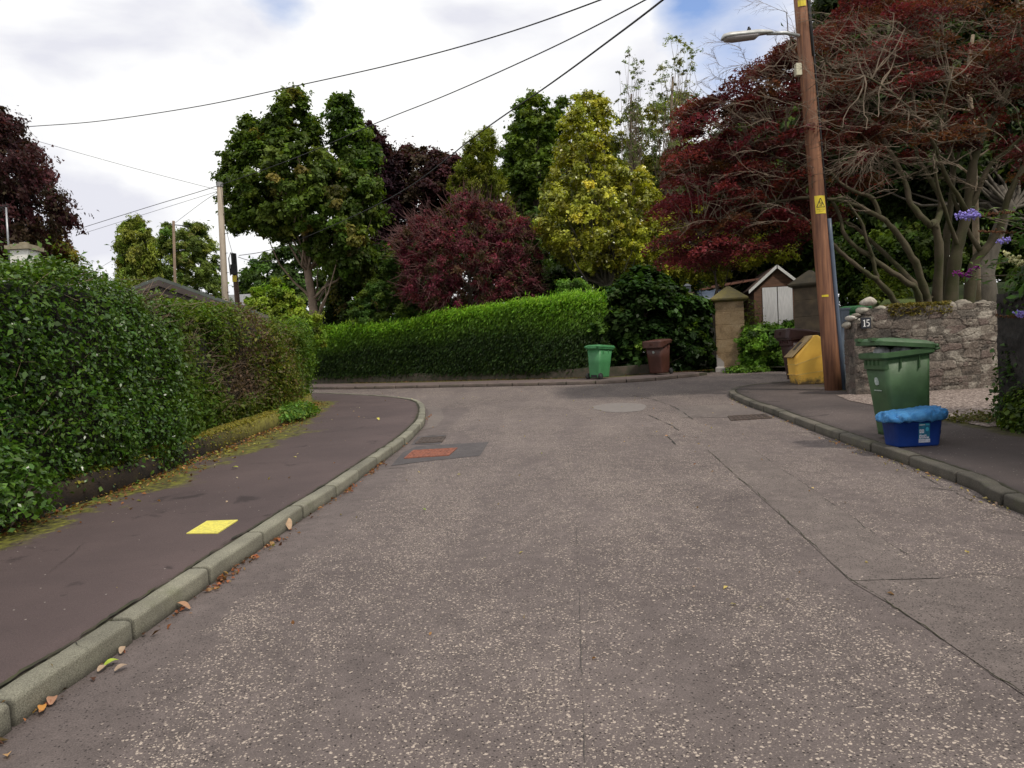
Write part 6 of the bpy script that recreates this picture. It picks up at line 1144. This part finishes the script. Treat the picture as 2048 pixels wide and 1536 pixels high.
# trees standing over the right pavement, out of frame: they shade it
tree('ash_tree', 'green tree overhanging the right pavement beyond the photo edge', 'tree', (9.5, 5.0, gz(9.5, 5)), (9.2, 5, 6.5), .25, [(0, 0), (1, 0), (0, 1)], 5, 1, 1, .5, 10, .1, BU) if False else None
tA = thing('ash_tree', 'broad green tree standing inside the garden beyond the right edge, its crown shading the pavement', 'tree', (9.4, 4.6, gz(9.4, 4.6))); n = 170; n = 420; d = unit(R.normal(size=(n, 3)))*R.uniform(.2, 1, (n, 1)); CA = d*np.array([3.3, 5.6, 2.1])+np.array([.3, -1.6, 5.4])
crown(tA, CA, .7, 130, .17, GR); trunk(tA, (0, 0, 0), (0, 0, 5.2), .25, .1, CA, 20)

# ================================================================ LITTER
def litter(name, P3, size, cols, **kw):
    k = len(P3); return leaves(name, np.array(P3), R.normal(0, .45, (k, 3))+(0, 0, 1), size, palette(k, cols, None, .3), M_leaf, None, .6, fold=.2, kind='stuff', **kw)
pts = []
for i in range(2600):
    y = rnd.uniform(2, 20); x = float(np.interp(y, [q[1] for q in HB], [q[0] for q in HB])); off = abs(rnd.gauss(0, .16))*(1.6 if rnd.random() < .2 else 1)+.01; pts.append((x+off, y, gz(x, y)+.122+rnd.uniform(0, .015)))
litter('leaf_litter', pts, .038, [(.30, .13, .05), (.20, .09, .04), (.38, .22, .09), (.12, .06, .03), (.30, .27, .06)])
pts = []; kk = resample(LK_, .05)
for (y0, y1, k) in ((2.5, 16, 190), (5.0, 5.6, 40), (5.8, 6.1, 22), (4.8, 5.1, 36), (7.8, 8.2, 25), (10.9, 12.3, 170), (9.4, 9.8, 40), (8.9, 9.2, 30)):
    for i in range(k):
        y = rnd.uniform(y0, y1); x = float(np.interp(y, [q.y for q in kk[:300]], [q.x for q in kk[:300]])); pts.append((x+.015+abs(rnd.gauss(0, .045)), y, gz(x, y)+.010+rnd.uniform(0, .012)))
litter('leaf_litter', pts, .034, [(.34, .12, .05), (.20, .08, .04), (.12, .06, .035), (.38, .22, .10)])
pts = []
for i in range(160):
    q = kk[rnd.randrange(len(kk)//2)]; pts.append((rnd.uniform(-4, 3.5), rnd.uniform(3, 22), 0))
    x, y, _ = pts[-1]; pts[-1] = (x, y, gz(x, y)+(.125 if x < -2.1 else .008))
for i in range(140):
    j = rnd.randrange(2, 10); a, b_ = RK_[j], RK_[j+1]; t_ = rnd.random(); x = a[0]+(b_[0]-a[0])*t_; y = a[1]+(b_[1]-a[1])*t_; pts.append((x-abs(rnd.gauss(0, .08))-.01, y, gz(x, y)+.009))
litter('leaf_litter', pts, .03, [(.45, .36, .12), (.30, .16, .07), (.4, .33, .22)])
fallen = [((577, 1060), .11, (.45, .30, .18), 'curled tan leaf leaning against the kerb face', .8), ((223, 1332), .07, (.35, .45, .04), 'lime green fallen leaf on the road beside the kerb', 0), ((205, 1343), .06, (.42, .30, .2), 'pale brown leaf next to the lime green leaf', 0), ((243, 1342), .065, (.36, .26, .18), 'thin brown leaf right of the lime green leaf', 0), ((85, 1423), .06, (.55, .25, .05), 'orange leaf at the bottom of the kerb', 0), ((105, 1408), .075, (.38, .2, .12), 'narrow reddish brown leaf above the orange leaf', 0), ((245, 1308), .055, (.42, .3, .2), 'folded brown leaf touching the kerb', .3), ((848, 1022), .05, (.20, .27, .04), 'tiny green leaf alone in the middle of the road', 0), ((367, 1221), .09, (.40, .22, .12), 'rolled brown leaf at the kerb joint', .3), ((470, 938), .08, (.42, .44, .05), 'yellow green leaf on the mossy part of the pavement', 0), ((756, 841), .10, (.55, .50, .08), 'small yellow leaf alone on the far pavement', .3)]
for (px, py), sz, col, lab, up_ in fallen:
    o = .115 if (px, py) in ((470, 938), (756, 841)) else 0
    q = G(px, py, o); q.z += .012; mb = MB(); a = rnd.uniform(0, 3.1); L = sz; rings = []
    for i in range(6):
        t_ = i/5; w = .28*L*math.sin(math.pi*(.08+.88*t_))**.8; zc_ = .18*L*math.sin(t_*2.6)+up_*L*t_*.8; rings.append([(t_*L-L/2, -w, zc_+.3*w), (t_*L-L/2, 0, zc_), (t_*L-L/2, w, zc_+.4*w)])
    mb.loft(rings, False, False); o_ = mb.obj('fallen_leaf', simple('dry_leaf', col, tuple(x*.7 for x in col), 30, .7), None, True); o_.location = q; o_.rotation_euler = (0, 0, a); tag(o_, lab, 'leaf', 'single fallen leaves')
# grass tufts and weeds on verges at far pavement back
pts = [];
for i in range(1400):
    s_ = rnd.random(); x = -6+12.5*s_; y = float(np.interp(x, [q[0] for q in FHr], [q[1] for q in FHr]))-rnd.uniform(0, .35); pts.append((x, y, gz(x, y)+.12))
litter('leaf_litter', pts, .05, [(.10, .06, .03), (.16, .09, .04), (.08, .09, .02)])
